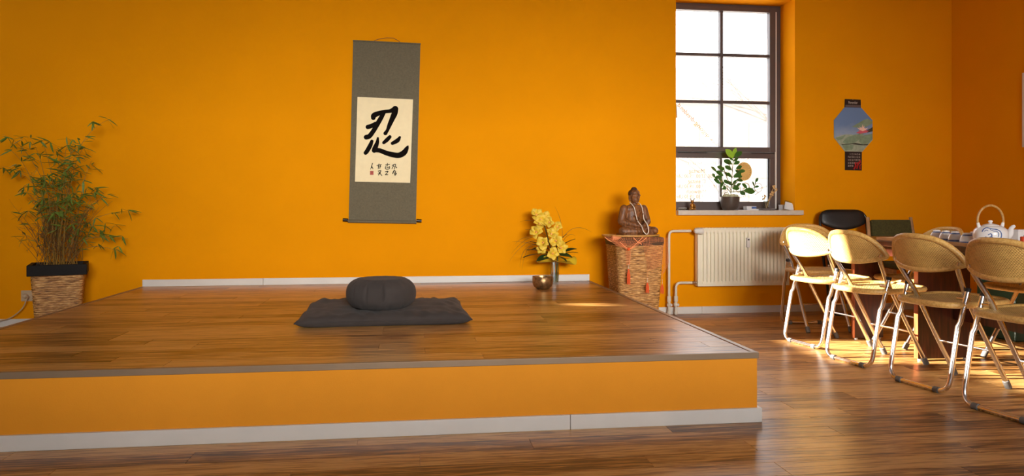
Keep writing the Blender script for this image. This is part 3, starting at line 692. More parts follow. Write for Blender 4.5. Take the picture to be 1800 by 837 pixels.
M['beech'] = wood_mat('beech_wood', lin(150, 108, 66), lin(190, 146, 98), (30, 30, 4), 0.45)
M['olive'] = simple('olive_upholstery', lin(70, 66, 30), 0.95, var=0.3, scale=70, bump=0.4, bscale=300)
gc = thing('side_chair', 'beech chair with olive green upholstered back by the right corner', 'chair', (4.06, 5.74, 0), -0.15)
for s in (-1, 1):
    MB().tube(bez((s*0.20, 0.13, 0.0), (s*0.20, 0.13, 0.45), (s*0.185, 0.24, 0.845), 8), 0.0125, 8, flat=1.3).build('back_leg', M['beech'], gc, smooth=True)
    MB().tube([(s*0.20, -0.28, 0.0), (s*0.20, -0.26, 0.43)], 0.017, 8).build('front_leg', M['beech'], gc, smooth=True)
    MB().box((s*0.20 - 0.012, -0.26, 0.39), (s*0.20 + 0.012, 0.13, 0.43)).build('side_rail', M['beech'], gc, bevel=0.003)
tl = Matrix.Translation((0, 0.205, 0.74)) @ Matrix.Rotation(-0.25, 4, 'X')
MB().box((-0.172, -0.02, -0.075), (0.172, 0.022, 0.085), tl).build('backrest', M['olive'], gc, smooth=True, bevel=0.014, seg=3)
MB().box((-0.20, -0.28, 0.431), (0.20, 0.12, 0.475)).build('seat', M['olive'], gc, smooth=True, bevel=0.015, seg=3)
MB().box((-0.185, 0.125, 0.55), (0.185, 0.148, 0.59)).build('lower_rail', M['beech'], gc, bevel=0.003)

M['green'] = simple('dark_green_plastic', lin(18, 56, 40), 0.45, var=0.08)
gb = thing('storage_crate', 'dark green storage crate on the floor behind the far chairs', 'crate', (4.35, 4.80, 0), 0.05)
cr = MB(); cr.box((-0.25, -0.17, 0.0), (0.25, 0.17, 0.385)); cr.build('crate_body', M['green'], gb, bevel=0.01)
MB().box((-0.262, -0.182, 0.386), (0.262, 0.182, 0.41)).build('crate_lid', M['green'], gb, bevel=0.005)
fb = thing('flat_box', 'flat pink-white box with red edge lying on the green crate', 'box', (4.26, 4.80, 0.4101), 0.04)
M['pinkw'] = simple('pink_white_card', lin(206, 176, 160), 0.7, var=0.05); M['redcard'] = simple('red_card', lin(120, 24, 20), 0.7, var=0.1)
MB().box((-0.12, -0.15, 0.012), (0.12, 0.15, 0.05)).build('carton', M['pinkw'], fb, bevel=0.002)
MB().box((-0.122, -0.152, 0.0), (0.122, 0.152, 0.0118)).build('tray', M['redcard'], fb)
# picture whose edge just enters the frame on the right wall
pf = thing('picture_frame', 'pale picture frame edge on the right wall at the picture border', 'picture', (RIGHT_X - 0.001, 5.10, 1.72))
MB().box((-0.022, -0.30, -0.30), (0.0, 0.305, -0.27)).build('moulding', M['white'], pf); MB().box((-0.022, -0.30, 0.27), (0.0, 0.305, 0.30)).build('moulding', M['white'], pf)
MB().box((-0.022, 0.275, -0.2695), (0.0, 0.305, 0.2695)).build('moulding', M['white'], pf); MB().box((-0.022, -0.30, -0.2695), (0.0, -0.27, 0.2695)).build('moulding', M['white'], pf)
MB().box((-0.008, -0.2695, -0.2695), (0.0, 0.2745, 0.2695)).build('print', M['paper'], pf)
# ------------------------------------------------------------------ meditation mat and cushion
mw, mdp = 0.93, 0.76
def mat_pt(side):
    def fn(u, v):
        s, t = math.sin((u - 0.5)*PI), math.sin((v - 0.5)*PI)
        e = (max(0.0, 1 - abs(s)**9.0)*max(0.0, 1 - abs(t)**9.0))**0.45
        pin = 1.0 - 0.035*(1 - abs(s)**2)*abs(t)**6; pis = 1.0 - 0.03*(1 - abs(t)**2)*abs(s)**6
        x = s*mw/2*pis; y = t*mdp/2*pin
        if side > 0:
            n = noise.noise(Vector((x*5, y*9, 1.3)))*0.5 + noise.noise(Vector((x*13, y*9, 4.1)))*0.35
            edge = max(abs(t), abs(s)); n += 0.9*noise.noise(Vector((x*24 + y*6, y*9, 7.7)))*max(0, edge - 0.45)*2
            ridge = -abs(noise.noise(Vector((x*9 + y*3, y*6, 2.0))))*0.45
            z = 0.028 + 0.046*e + 0.022*(n + ridge)*e - 0.012*math.exp(-(x*x + (y+0.1)**2)/0.03)
        else: z = 0.028 - 0.0275*min(1, e*1.4)
        return (x, y, z)
    return fn
mt_ = MB(); mt_.grid(mat_pt(1), 90, 74); mt_.grid(mat_pt(-1), 30, 24)
zab = thing('meditation_mat', 'flat square charcoal cotton mat on the wooden platform', 'mat', (-0.175, 4.36, PZ), 0.03)
MB().grid(mat_pt(1), 90, 74).build('top_cover', M['fabric'], zab, smooth=True)
MB().grid(mat_pt(-1), 60, 48).build('bottom_cover', M['fabric'], zab, smooth=True)
rimp = []
for k in range(160):
    q = k/40.0; i = int(q); f_ = q - i
    u, v = ((f_, 0), (1, f_), (1 - f_, 1), (0, 1 - f_))[i]; rimp.append(mat_pt(1)(u, v))
MB().tube(rimp, 0.004, 6, True).build('seam', M['fabric'], zab, smooth=True)
ZR, ZH = 0.196, 0.185
def zaf(u, v):
    a = 2*PI*u; b = PI*(v - 0.5); c = math.cos(b)
    r = ZR*max(0, c)**0.54; z = ZH/2 + ZH/2*math.copysign(abs(math.sin(b))**0.82, math.sin(b))
    if r < 0.13: z -= 0.010*(1 - (r/0.13)**2)*(1 if z > ZH/2 else -0.2)
    k = abs(z - ZH/2)/(ZH/2); pl = (0.5 + 0.5*math.cos(a*14 + 0.6*math.sin(3*a)))**6
    r -= 0.006*pl*math.exp(-((k - 0.72)/0.22)**2)*(c > 0.05)
    fold = math.exp(-((a - (1.5*PI + 0.0))/0.035)**2) + 0.6*math.exp(-((a - (1.5*PI - 0.5))/0.03)**2) + 0.5*math.exp(-((a - (1.5*PI - 0.95))/0.03)**2)
    r -= 0.014*fold*math.exp(-((z - ZH*0.62)/(ZH*0.30))**2)
    r += 0.004*noise.noise(Vector((math.cos(a)*2, math.sin(a)*2, z*9)))
    return (r*math.cos(a), r*math.sin(a), z)
zf = thing('meditation_cushion', 'round pleated charcoal cushion on the square mat', 'cushion', (-0.195, 4.27, PZ + 0.056), 0.1)
MB().grid(zaf, 168, 46, True).build('cover', M['fabric'], zf, smooth=True)
MB().tube([(0.135*math.cos(2*PI*k/48), 0.135*math.sin(2*PI*k/48), 0.1745 + 0.0006*math.sin(k*2)) for k in range(48)], 0.0015, 6, True).build('seam', M['fabric'], zf, smooth=True)

# ------------------------------------------------------------------ hanging scroll with calligraphy
SY = WALL_Y - 0.012
def S(px, py, dy=0.0): v = P(px, py, SY - dy); return (v.x, v.z)
base = P(672, 389, SY)
sc = thing('hanging_scroll', 'tall grey hanging scroll with large black brush character', 'scroll', (base.x, WALL_Y, base.z))
def loc2(p): return (p[0] - base.x, p[1] - base.z)
def sheet(name, pts, y0, y1, mat, par=sc):
    return MB().prism([loc2(p) for p in pts], y0, y1, 'y').build(name, mat, par)
cloth = sheet('backing_cloth', [S(621, 71), S(739, 77), S(731, 390), S(613, 388)], -0.016, -0.012, M['scroll'])
pap = sheet('paper', [S(628.5, 170.5), S(726, 175), S(721, 321.5), S(624, 319.5)], -0.0175, -0.0161, M['paper'])
def rod(name, a, b, r, mat, par=sc, y=-0.016):
    a, b = loc2(a), loc2(b); return MB().tube([(a[0], y, a[1]), (b[0], y, b[1])], r, 12).build(name, mat, par, smooth=True)
rod('top_rod', S(620.5, 71.5), S(739.5, 77.5), 0.006, M['scroll'])
rl = rod('roller', S(612, 389), S(732, 391), 0.013, M['scroll'], y=-0.018)
rod('roller_knob', S(603, 386.5), S(611.8, 387.2), 0.0145, M['black'], rl, y=-0.018); rod('roller_knob', S(732.2, 388), S(741, 388.6), 0.0145, M['black'], rl, y=-0.018)
M['cord'] = simple('scroll_cord', lin(150, 96, 50), 0.8, var=0.1)
cpts = [loc2(S(*p)) for p in ((655, 73), (664, 69), (680, 66.5), (692, 67), (701, 72), (704, 75))]
MB().tube([(x, -0.012, z) for x, z in cpts], 0.0022, 6).build('cord', M['cord'], sc, smooth=True)
ink_n = [0]
def brush(name, pts, par=pap, y=-0.0179, sc_=5.233, ox=615, oy=165, mat=None):
    ink_n[0] += 1; y -= 0.00012*ink_n[0]
    """one brush stroke: a flat ribbon of varying width with round ends; points are (x, y, half width) on the traced crop"""
    dense = []
    for i in range(len(pts) - 1):
        a, b = Vector(pts[i]), Vector(pts[i+1]); pr = Vector(pts[i-1]) if i else a; nx = Vector(pts[i+2]) if i + 2 < len(pts) else b
        for k in range(6):
            t = k/6; dense.append(0.5*((2*a) + (b - pr)*t + (2*pr - 5*a + 4*b - nx)*t*t + (3*a - pr - 3*b + nx)*t**3))
    dense.append(Vector(pts[-1])); W = [];
    for p in dense:
        x, z = loc2(S(ox + p.x/sc_, oy + p.y/sc_)); W.append((Vector((x, z)), p.z*(1.22 if p.z > 5 else 1.1)/sc_*6.12/F_PX))
    Lf, Rt = [], []
    for i, (p, w) in enumerate(W):
        a = W[max(0, i-1)][0]; b = W[min(len(W)-1, i+1)][0]; d = (b - a)
        d = d.normalized() if d.length > 1e-9 else Vector((1, 0)); n = Vector((-d.y, d.x)); Lf.append(p + n*w); Rt.append(p - n*w)
    mb = MB(); vs = []; fs = []
    for l, r in zip(Lf, Rt): vs += [(l.x, y, l.y), (r.x, y, r.y)]
    fs = [(2*i, 2*i+1, 2*i+3, 2*i+2) for i in range(len(Lf) - 1)]
    mb.add(vs, fs)
    for p, w in (W[0], W[-1]):
        mb.add([(p.x + w*math.cos(k*PI/6), y - 0.00004, p.y + w*math.sin(k*PI/6)) for k in range(12)], [tuple(range(12))])
    return mb.build(name, mat or M['ink'], par, solid=0.00008)
big = [[(216, 222, 17), (222, 200, 20), (260, 182, 18), (320, 165, 14), (375, 158, 15), (418, 138, 22)],
       [(424, 138, 18), (412, 180, 22), (388, 235, 19), (364, 290, 16), (346, 335, 12), (327, 364, 15)],
       [(312, 178, 14), (285, 225, 17), (250, 285, 18), (215, 345, 17), (180, 390, 18), (150, 400, 18)],
       [(166, 306, 17), (200, 295, 16), (235, 272, 12)],
       [(203, 436, 12), (188, 475, 16), (160, 525, 16), (145, 544, 15)],
       [(258, 408, 8), (252, 450, 14), (232, 500, 19), (224, 522, 18)],
       [(228, 520, 16), (275, 522, 17), (335, 545, 18), (400, 562, 20), (455, 565, 21), (500, 540, 21), (525, 500, 14), (534, 482, 6)],
       [(368, 396, 13), (342, 424, 15), (312, 450, 12)], [(460, 400, 9), (438, 430, 16), (392, 456, 13)]]
for s in big: brush('brush_stroke', s)
small = [[(208, 640, 3), (200, 668, 3), (192, 694, 2)], [(200, 662, 2), (212, 690, 3)], [(196, 678, 2), (210, 676, 2)],
         [(250, 660, 3), (290, 652, 3)], [(268, 645, 3), (262, 690, 3)], [(282, 656, 3), (276, 686, 3)], [(258, 672, 2), (286, 670, 2)],
         [(262, 712, 3), (286, 708, 3), (264, 748, 3)], [(268, 720, 3), (294, 752, 3)], [(258, 735, 2), (282, 728, 2)],
         [(328, 655, 3), (366, 650, 3)], [(346, 640, 3), (344, 664, 3)], [(330, 668, 3), (328, 690, 3), (362, 690, 3), (364, 668, 3)], [(340, 676, 3), (356, 676, 3)],
         [(326, 718, 3), (352, 714, 3), (328, 744, 3)], [(326, 745, 3), (350, 744, 3)],
         [(390, 660, 3), (420, 648, 3), (410, 690, 3)], [(404, 655, 2), (388, 690, 3)], [(424, 672, 3), (432, 682, 3)], [(396, 672, 2), (416, 670, 2)],
         [(410, 700, 3), (392, 735, 3)], [(398, 715, 2), (420, 712, 3), (412, 745, 3)], [(400, 728, 2), (428, 732, 3), (416, 750, 3)]]
for s in small: brush('signature_stroke', s)
q = [(186, 710), (218, 710), (218, 746), (186, 746)]
MB().prism([loc2(S(615 + a/5.233, 165 + b/5.233)) for a, b in q], -0.0184, -0.0181, 'y').build('red_seal', M['seal'], pap)

# ------------------------------------------------------------------ singing bowl, vase and orchids on the platform
M['bronze'] = simple('hammered_bronze', lin(166, 136, 94), 0.3, metal=0.85, var=0.35, scale=50, bump=0.5, bscale=90)
bp_ = G(955.5, 509, PZ); bw = thing('singing_bowl', 'hammered bronze singing bowl in front of the flower vase', 'bowl', (bp_.x, bp_.y + 0.04, PZ))
MB().lathe([(0.040, 0.0), (0.052, 0.004), (0.070, 0.022), (0.080, 0.048), (0.082, 0.072), (0.080, 0.094), (0.0815, 0.098), (0.077, 0.098), (0.075, 0.09), (0.076, 0.07), (0.073, 0.048), (0.060, 0.022), (0.03, 0.008)], 40).build('bowl_shell', M['bronze'], bw, smooth=True)
vp = G(976, 501, PZ); vx, vy_ = vp.x, vp.y + 0.03
va = thing('vase', 'slim clear glass vase holding the orchids', 'vase', (vx, vy_, PZ))
def ring(hw_, z, n=32): 
    return [(hw_*math.copysign(abs(math.cos(2*PI*k/n))**0.4, math.cos(2*PI*k/n)), hw_*math.copysign(abs(math.sin(2*PI*k/n))**0.4, math.sin(2*PI*k/n)), z) for k in range(n)]
def loft(mb, rings, cap=True):
    n = len(rings[0]); vs = [p for r in rings for p in r]; fs = [(i*n+k, i*n+(k+1) % n, (i+1)*n+(k+1) % n, (i+1)*n+k) for i in range(len(rings)-1) for k in range(n)]
    if cap: fs += [tuple(range(n-1, -1, -1)), tuple((len(rings)-1)*n + k for k in range(n))]
    return mb.add(vs, fs)
loft(MB(), [ring(0.030, 0.0), ring(0.031, 0.01), ring(0.037, 0.19), ring(0.034, 0.19), ring(0.028, 0.02), ring(0.01, 0.018)]).build('glass_body', M['vaseglass'], va, smooth=True)
loft(MB(), [ring(0.0275, 0.0205), ring(0.0305, 0.10), ring(0.004, 0.101)]).build('water', glass_mat('vase_water', (0.80, 0.78, 0.62, 1), 0.04), va, smooth=True)
bq = thing('orchid_bouquet', 'bouquet of yellow orchids with dark leaves and curling grasses', 'flowers', (vx, vy_, PZ + 0.03))
M['petal'] = simple('yellow_petal', lin(232, 196, 60), 0.55, var=0.12, scale=25); M['lip'] = simple('orchid_lip', lin(222, 160, 92), 0.5, var=0.4, scale=120)
M['dleaf'] = simple('dark_green_leaf', lin(36, 62, 28), 0.4, var=0.3, scale=18); M['stem'] = simple('green_stem', lin(70, 88, 34), 0.5, var=0.2)
M['collar'] = simple('yellow_tissue', lin(226, 196, 40), 0.6, var=0.1); M['grass'] = simple('dry_bear_grass', lin(120, 84, 20), 0.6, var=0.1)
def petal_mesh(name, L, w, cup_, mat, n=6, tipk=0.7):
    mb = MB(); vs = []; fs = []
    for i in range(n + 1):
        t = i/n; ww = w*(math.sin(PI*min(0.999, t**tipk))**0.75)*0.5 + 0.0004; z = cup_*math.sin(t*PI*0.8)
        vs += [(t*L, -ww, z + cup_*0.25), (t*L, 0, z), (t*L, ww, z + cup_*0.25)]
    for i in range(n): fs += [(3*i, 3*i+1, 3*i+4, 3*i+3), (3*i+1, 3*i+2, 3*i+5, 3*i+4)]
    mb.add(vs, fs); return mb
pm = petal_mesh('petal', 0.050, 0.044, 0.012, None, 6, 0.95)
rnd = random.Random(5)
def blossom(p, nrm, size, spin):
    mb = MB(); z = Vector(nrm).normalized(); x = z.orthogonal().normalized(); m0 = Matrix((x, z.cross(x), z)).transposed()
    for k in range(5):
        m = m0 @ Matrix.Rotation(spin + k*2*PI/5, 3, 'Z') @ Matrix.Rotation(-0.18 - 0.3*rnd.random(), 3, 'Y') @ Matrix.Rotation(rnd.uniform(-.35, .35), 3, 'X')
        wk = 1.15 if k in (1, 4) else 0.85; lk = rnd.uniform(0.95, 1.15)
        mb.add([m @ (Vector((v[0]*lk, v[1]*wk, v[2]*1.6))*size) for v in pm.v], pm.f)
    me = mb; o = me.build('blossom', M['petal'], bq, smooth=True, solid=0.0012); o.location = p
    lm = MB(); lm.ell((0, 0, 0.010*size), (0.007*size, 0.009*size, 0.013*size), 10, 8); lm.v = [tuple(m0 @ Vector(v)) for v in lm.v]
    l = lm.build('lip', M['lip'], o, smooth=True)
bo = Vector((vx, vy_, PZ + 0.03))
blos = [(942, 379, 0), (957, 383, 0.02), (947, 395, -0.02), (966, 392, -0.04), (979, 400, 0), (943, 409, -0.03), (968, 413, -0.05), (955, 427, -0.08), (977, 424, -0.06), (984, 436, -0.07), (970, 446, -0.10), (953, 437, -0.06), (950, 386, -0.01)]
heads = []
for px, py, dy in blos:
    p = P(px, py, vy_ + dy) - bo; heads.append(p)
    blossom(p, (rnd.uniform(-.5, .5), -1, rnd.uniform(-.1, .5)), rnd.uniform(1.05, 1.3), rnd.uniform(0, 6))
MB().tube([(0, 0, 0)] + [P(974, 455, vy_) - bo, P(966, 430, vy_ + 0.0) - bo, P(958, 400, vy_ + 0.01) - bo, P(948, 380, vy_ + 0.01) - bo], [0.006, 0.006, 0.005, 0.004, 0.003], 8).build('stem', M['stem'], bq, smooth=True)
MB().tube([(0.01, 0.005, 0)] + [P(980, 455, vy_) - bo, P(978, 430, vy_) - bo, P(977, 405, vy_) - bo], [0.006, 0.005, 0.004, 0.003], 8).build('stem', M['stem'], bq, smooth=True)
lm_ = petal_mesh('leaf', 1.0, 0.40, 0.10, None, 7, 0.8).build('leaf_source', M['dleaf'], None, smooth=True); leaf_me = lm_.data; bpy.data.objects.remove(lm_)
def aim(d, roll=0.0):
    x = Vector(d).normalized(); y = Vector((0, 0, 1)).cross(x); y = y.normalized() if y.length > 1e-4 else Vector((0, 1, 0)); z = x.cross(y)
    return (Matrix((x, y, z)).transposed() @ Matrix.Rotation(roll, 3, 'X')).to_euler()
for a, b, dy in (((970, 448), (930, 455), -0.06), ((970, 448), (934, 444), -0.02), ((968, 450), (948, 460), -0.12), ((966, 440), (938, 430), 0.02), ((982, 446), (1008, 441), -0.05), ((984, 448), (1010, 447), -0.02),
                 ((980, 440), (1006, 426), 0.02), ((980, 430), (995, 416), 0.0), ((978, 450), (992, 460), -0.14), ((972, 440), (985, 432), -0.05), ((968, 430), (956, 422), 0.0), ((976, 446), (1000, 453), -0.09), ((962, 436), (940, 440), -0.05), ((972, 436), (972, 424), 0.02)):
    p = P(a[0], a[1], vy_ + dy*0.3) - bo; e = P(b[0], b[1], vy_ + dy) - bo
    o = piece('leaf', leaf_me, bq, p, aim(e - p, rnd.uniform(-.5, .5)), [(e - p).length*1.25]*3)
def collar(u, v):
    a = 2*PI*u; r = 0.036 + 0.130*v; k = 1 + 0.08*math.sin(3*a + 0.6); z = 0.155 + 0.018*v + 0.024*v*math.sin(2*a - 0.5) + 0.018*v*math.sin(5*a)
    return (r*math.cos(a)*k + 0.012*v, r*math.sin(a)*0.8, z)
MB().grid(collar, 60, 8, True).build('tissue_collar', M['collar'], bq, smooth=True, solid=0.001)
for pts in (((962, 428), (935, 408), (899, 446)), ((962, 432), (930, 415), (894, 462)), ((958, 430), (920, 430), (914, 470)), ((960, 424), (925, 412), (905, 430)), ((966, 420), (945, 403), (922, 404)),
            ((962, 400), (938, 385), (914, 390)), ((988, 420), (988, 390), (975, 363)), ((990, 418), (1010, 395), (1040, 408)), ((990, 424), (1000, 410), (1012, 415)), ((958, 436), (925, 425), (900, 425)), ((960, 440), (930, 420), (917, 475))):
    cps = [P(x, y, vy_ + rnd.uniform(-0.08, 0.02)) - bo for x, y in pts]
    MB().tube(bez(cps[0], cps[1]*1.0 + (cps[1] - (cps[0] + cps[2])/2)*0.35, cps[2], 12), [0.0016]*9 + [0.0013, 0.001, 0.0007, 0.0004], 5).build('grass_blade', M['grass'], bq, smooth=True)

# ------------------------------------------------------------------ wicker basket with lid, tray, shawl and statue
def wicker(name, parent, wx, wy, h, taper, rows, cols, mats, corner=0.28, amp=0.009):
    def fn(u, v):
        a = 2*PI*u; c, s = math.cos(a), math.sin(a); k = taper + (1 - taper)*v
        x = wx/2*k*math.copysign(abs(c)**corner, c); y = wy/2*k*math.copysign(abs(s)**corner, s)
        rr = v*rows; row = int(min(rows - 1, rr)); fr = rr - row
        wv = 0.5 - 0.5*math.cos(2*PI*fr); st = math.cos(PI*(u*cols + row))
        n = noise.noise(Vector((u*40, row*1.7, 0)))
        o = amp*(wv*(0.65 + 0.35*st) + 0.35*n*wv); d = math.hypot(x/wx, y/wy) or 1
        return (x + o*(x/wx)/d, y + o*(y/wy)/d, h*v + 0.0035*n*math.sin(PI*v))
    return MB().grid(fn, cols*5, rows*5, True).build(name, mats, parent, smooth=True)
def wicker_mat(name, c1, c2, c3, fz):
    m, nt, b = new_mat(name); L = nt.links; tc = node(nt, 'ShaderNodeTexCoord')
    mp = node(nt, 'ShaderNodeMapping'); mp.inputs['Scale'].default_value = (10, 10, fz); L.new(tc.outputs['Object'], mp.inputs[0])
    n1 = node(nt, 'ShaderNodeTexNoise', i_Scale=2.2, i_Detail=4.0, i_Roughness=0.6); L.new(mp.outputs[0], n1.inputs['Vector'])
    r = ramp(nt, [(0.32, c1), (0.5, c2), (0.68, c3)]); L.new(n1.outputs['Fac'], r.inputs['Fac']); L.new(r.outputs['Color'], b.inputs['Base Color']); b.inputs['Roughness'].default_value = 0.6
    bp = node(nt, 'ShaderNodeBump', i_Strength=0.4, i_Distance=0.004); L.new(n1.outputs['Fac'], bp.inputs['Height']); L.new(bp.outputs['Normal'], b.inputs['Normal'])
    return m
M['wick'] = wicker_mat('seagrass_weave', lin(84, 50, 22), lin(178, 128, 68), lin(236, 192, 124), 75)
M['wick2'] = wicker_mat('planter_weave', lin(84, 50, 22), lin(176, 126, 68), lin(230, 186, 120), 75)
bx_c, by_c, bh = 1.745, 5.79, 0.68
bk_ = thing('wicker_basket', 'tall square woven seagrass laundry basket beside the platform', 'basket', (bx_c, by_c, 0))
wicker('woven_body', bk_, 0.385, 0.40, bh - 0.045, 0.80, 42, 40, M['wick'], 0.25, 0.0055)
MB().box((-0.13, -0.135, 0.0), (0.13, 0.135, 0.02)).build('base', M['wick'], bk_)
M['lidc'] = weave_mat('dark_woven_lid', lin(92, 66, 44), lin(40, 26, 16), 420, 420, ('X', 'Z'), 0.7)
def lidring(k, z): 
    r = ring(1.0, z, 48); return [(p[0]*0.208*k, p[1]*0.214*k, z) for p in r]
loft(MB(), [lidring(0.90, bh - 0.048), lidring(0.98, bh - 0.044), lidring(1.0, bh - 0.030), lidring(1.0, bh + 0.006), lidring(0.97, bh + 0.015), lidring(0.90, bh + 0.018)]).build('lid', M['lidc'], bk_, smooth=True)
lt = bh + 0.0181
tc_ = P(1108, 409, 5.76)
M['palew'] = wood_mat('pale_board', lin(176, 128, 62), lin(216, 168, 94), (8, 40, 40), 0.45)
sb = thing('serving_board', 'pale oval wooden board on the basket lid under the statue', 'board', (tc_.x + 0.005, 5.77, lt))
prof2 = []
loft(MB(), [[(0.235*k*math.cos(2*PI*i/48), 0.19*k*math.sin(2*PI*i/48), z) for i in range(48)] for k, z in ((0.90, 0.0), (0.97, 0.003), (1.0, 0.010), (0.99, 0.017), (0.95, 0.0175), (0.93, 0.0112))]).build('board_plate', M['palew'], sb, smooth=True)

M['statue'] = wood_mat('carved_brown_wood', lin(64, 36, 18), lin(150, 96, 54), (40, 40, 9), 0.5)
sx_ = P(1111, 400, 5.76).x
stz = lt + 0.0112
bd = thing('buddha_statue', 'carved brown wooden seated buddha statue on the oval board', 'statue', (sx_ + 0.02, 5.76, stz), 0.30)
def cap(mb, a, b, r0, r1, n=14):
    a, b = Vector(a), Vector(b); k = 6; pts = [a + (b - a)*i/k for i in range(k + 1)]; d = (b - a).normalized()
    rr = [r0 + (r1 - r0)*i/k for i in range(k + 1)]
    mb.tube([a - d*r0*0.9, a - d*r0*0.6] + pts + [b + d*r1*0.6, b + d*r1*0.9], [r0*0.42, r0*0.8] + rr + [r1*0.8, r1*0.42], n)
def remesh(mb, voxel, name, mat, parent, smooth_it=4):
    o = mb.build(name, mat, None); o.modifiers.new('r', 'REMESH').mode = 'VOXEL'; o.modifiers['r'].voxel_size = voxel
    s = o.modifiers.new('s', 'SMOOTH'); s.iterations = smooth_it; s.factor = 0.5
    bpy.context.view_layer.update()
    me = bpy.data.meshes.new_from_object(o.evaluated_get(bpy.context.evaluated_depsgraph_get())); me.name = name
    me.polygons.foreach_set('use_smooth', [True]*len(me.polygons)); bpy.data.objects.remove(o)
    n = bpy.data.objects.new(name, me); C.objects.link(n); n.parent = parent
    if not me.materials: me.materials.append(mat)
    return n
sb_ = MB()
sb_.ell((0, 0.01, 0.155), (0.082, 0.056, 0.105)); sb_.ell((0, 0.008, 0.205), (0.098, 0.048, 0.045)); sb_.ell((0, 0.01, 0.06), (0.10, 0.075, 0.055))
cap(sb_, (0, 0.005, 0.23), (0, 0.0, 0.272), 0.026, 0.024)
for s in (-1, 1):
    cap(sb_, (s*0.092, 0.01, 0.212), (s*0.122, 0.005, 0.115), 0.034, 0.031); cap(sb_, (s*0.122, 0.0, 0.108), (s*0.045, -0.082, 0.082), 0.030, 0.022)
    cap(sb_, (s*0.05, 0.0, 0.036), (s*0.128, -0.03, 0.037), 0.040, 0.036); cap(sb_, (s*0.128, -0.035, 0.035), (-s*0.02, -0.092, 0.034), 0.034, 0.026)
    sb_.ell((s*0.025, -0.095, 0.078), (0.030, 0.020, 0.013))
sb_.box((-0.13, -0.09, 0.0), (0.13, 0.07, 0.02)); sb_.ell((0.138, -0.055, 0.036), (0.040, 0.055, 0.034))
cap(sb_, (-0.04, -0.055, 0.16), (0.04, -0.05, 0.13), 0.006, 0.006); cap(sb_, (0.05, -0.045, 0.21), (-0.03, -0.05, 0.15), 0.006, 0.006)
body = remesh(sb_, 0.0045, 'body', M['statue'], bd)
hm = MB(); hz_ = 0.306
hm.ell((0, 0.0, hz_ + 0.006), (0.043, 0.046, 0.056), 24, 16); hm.ell((0, -0.006, hz_ - 0.02), (0.036, 0.036, 0.034), 20, 12)
hm.ell((0, 0.006, hz_ + 0.030), (0.045, 0.047, 0.034), 20, 12); hm.ell((0, 0.006, hz_ + 0.060), (0.024, 0.025, 0.020), 16, 10)
cap(hm, (0, -0.043, hz_ + 0.012), (0, -0.052, hz_ - 0.008), 0.005, 0.0085); hm.ell((0, -0.041, hz_ - 0.025), (0.014, 0.008, 0.0045), 12, 8); hm.ell((0, -0.040, hz_ - 0.031), (0.011, 0.008, 0.0045), 12, 8)
hm.ell((0, -0.033, hz_ - 0.045), (0.012, 0.010, 0.010), 12, 8)
for s in (-1, 1):
    for k in range(5):
        a = k/4; hm.ell((s*(0.007 + 0.026*a), -0.043 + 0.012*a*a, hz_ + 0.013 + 0.007*math.sin(a*PI)), (0.006, 0.005, 0.0035), 8, 6)
    hm.ell((s*0.018, -0.038, hz_ + 0.001), (0.011, 0.008, 0.005), 10, 8)
    hm.ell((s*0.043, 0.008, hz_ - 0.004), (0.006, 0.011, 0.024), 12, 10); hm.ell((s*0.042, 0.006, hz_ - 0.024), (0.006, 0.008, 0.012), 10, 8)
remesh(hm, 0.0025, 'head', M['statue'], bd, 3)
M['hairw'] = simple('carved_dark_hair', lin(66, 36, 20), 0.55, var=0.2, scale=60, bump=0.8, bscale=260)
hh = MB(); hh.ell((0, 0.009, hz_ + 0.028), (0.0472, 0.0475, 0.038), 24, 14); hh.ell((0, 0.007, hz_ + 0.060), (0.0255, 0.0265, 0.0215), 16, 10)
hh2 = remesh(hh, 0.0035, 'hair', M['hairw'], bd, 2)
nk = thing('bead_necklace', 'long white bead necklace hanging from the statue', 'necklace', (sx_ + 0.02, 5.76, stz), 0.30)
npth = [(-0.036, 0.012, 0.262), (-0.040, -0.014, 0.252), (-0.036, -0.046, 0.225), (-0.031, -0.060, 0.18), (-0.024, -0.078, 0.12), (-0.016, -0.122, 0.075), (-0.004, -0.132, 0.035), (0.016, -0.136, 0.014), (0.036, -0.132, 0.016), (0.046, -0.128, 0.045), (0.046, -0.112, 0.085), (0.043, -0.070, 0.13), (0.041, -0.060, 0.18), (0.040, -0.046, 0.225), (0.042, -0.014, 0.252), (0.036, 0.012, 0.262), (0, 0.036, 0.268)]
def crom(pts, n, closed=True):
    pts = [Vector(p) for p in pts]; N = len(pts); out = []
    for i in range(N if closed else N - 1):
        p0, p1, p2, p3 = pts[(i-1) % N], pts[i], pts[(i+1) % N], pts[(i+2) % N]
        for k in range(n):
            t = k/n; out.append(0.5*((2*p1) + (p2 - p0)*t + (2*p0 - 5*p1 + 4*p2 - p3)*t*t + (3*p1 - p0 - 3*p2 + p3)*t**3))
    return out
npt = crom(npth, 10); M['bead'] = simple('white_bead', lin(232, 220, 204), 0.35, var=0.04)
MB().tube(npt, [0.0042 if i % 2 else 0.0032 for i in range(len(npt))], 8, True).build('bead_string', M['bead'], nk, smooth=True)
for k in (40, 118): 
    p = npt[k]; MB().ell(p, (0.0052, 0.0052, 0.006), 10, 8).build('spacer_bead', M['statue'], nk, smooth=True)

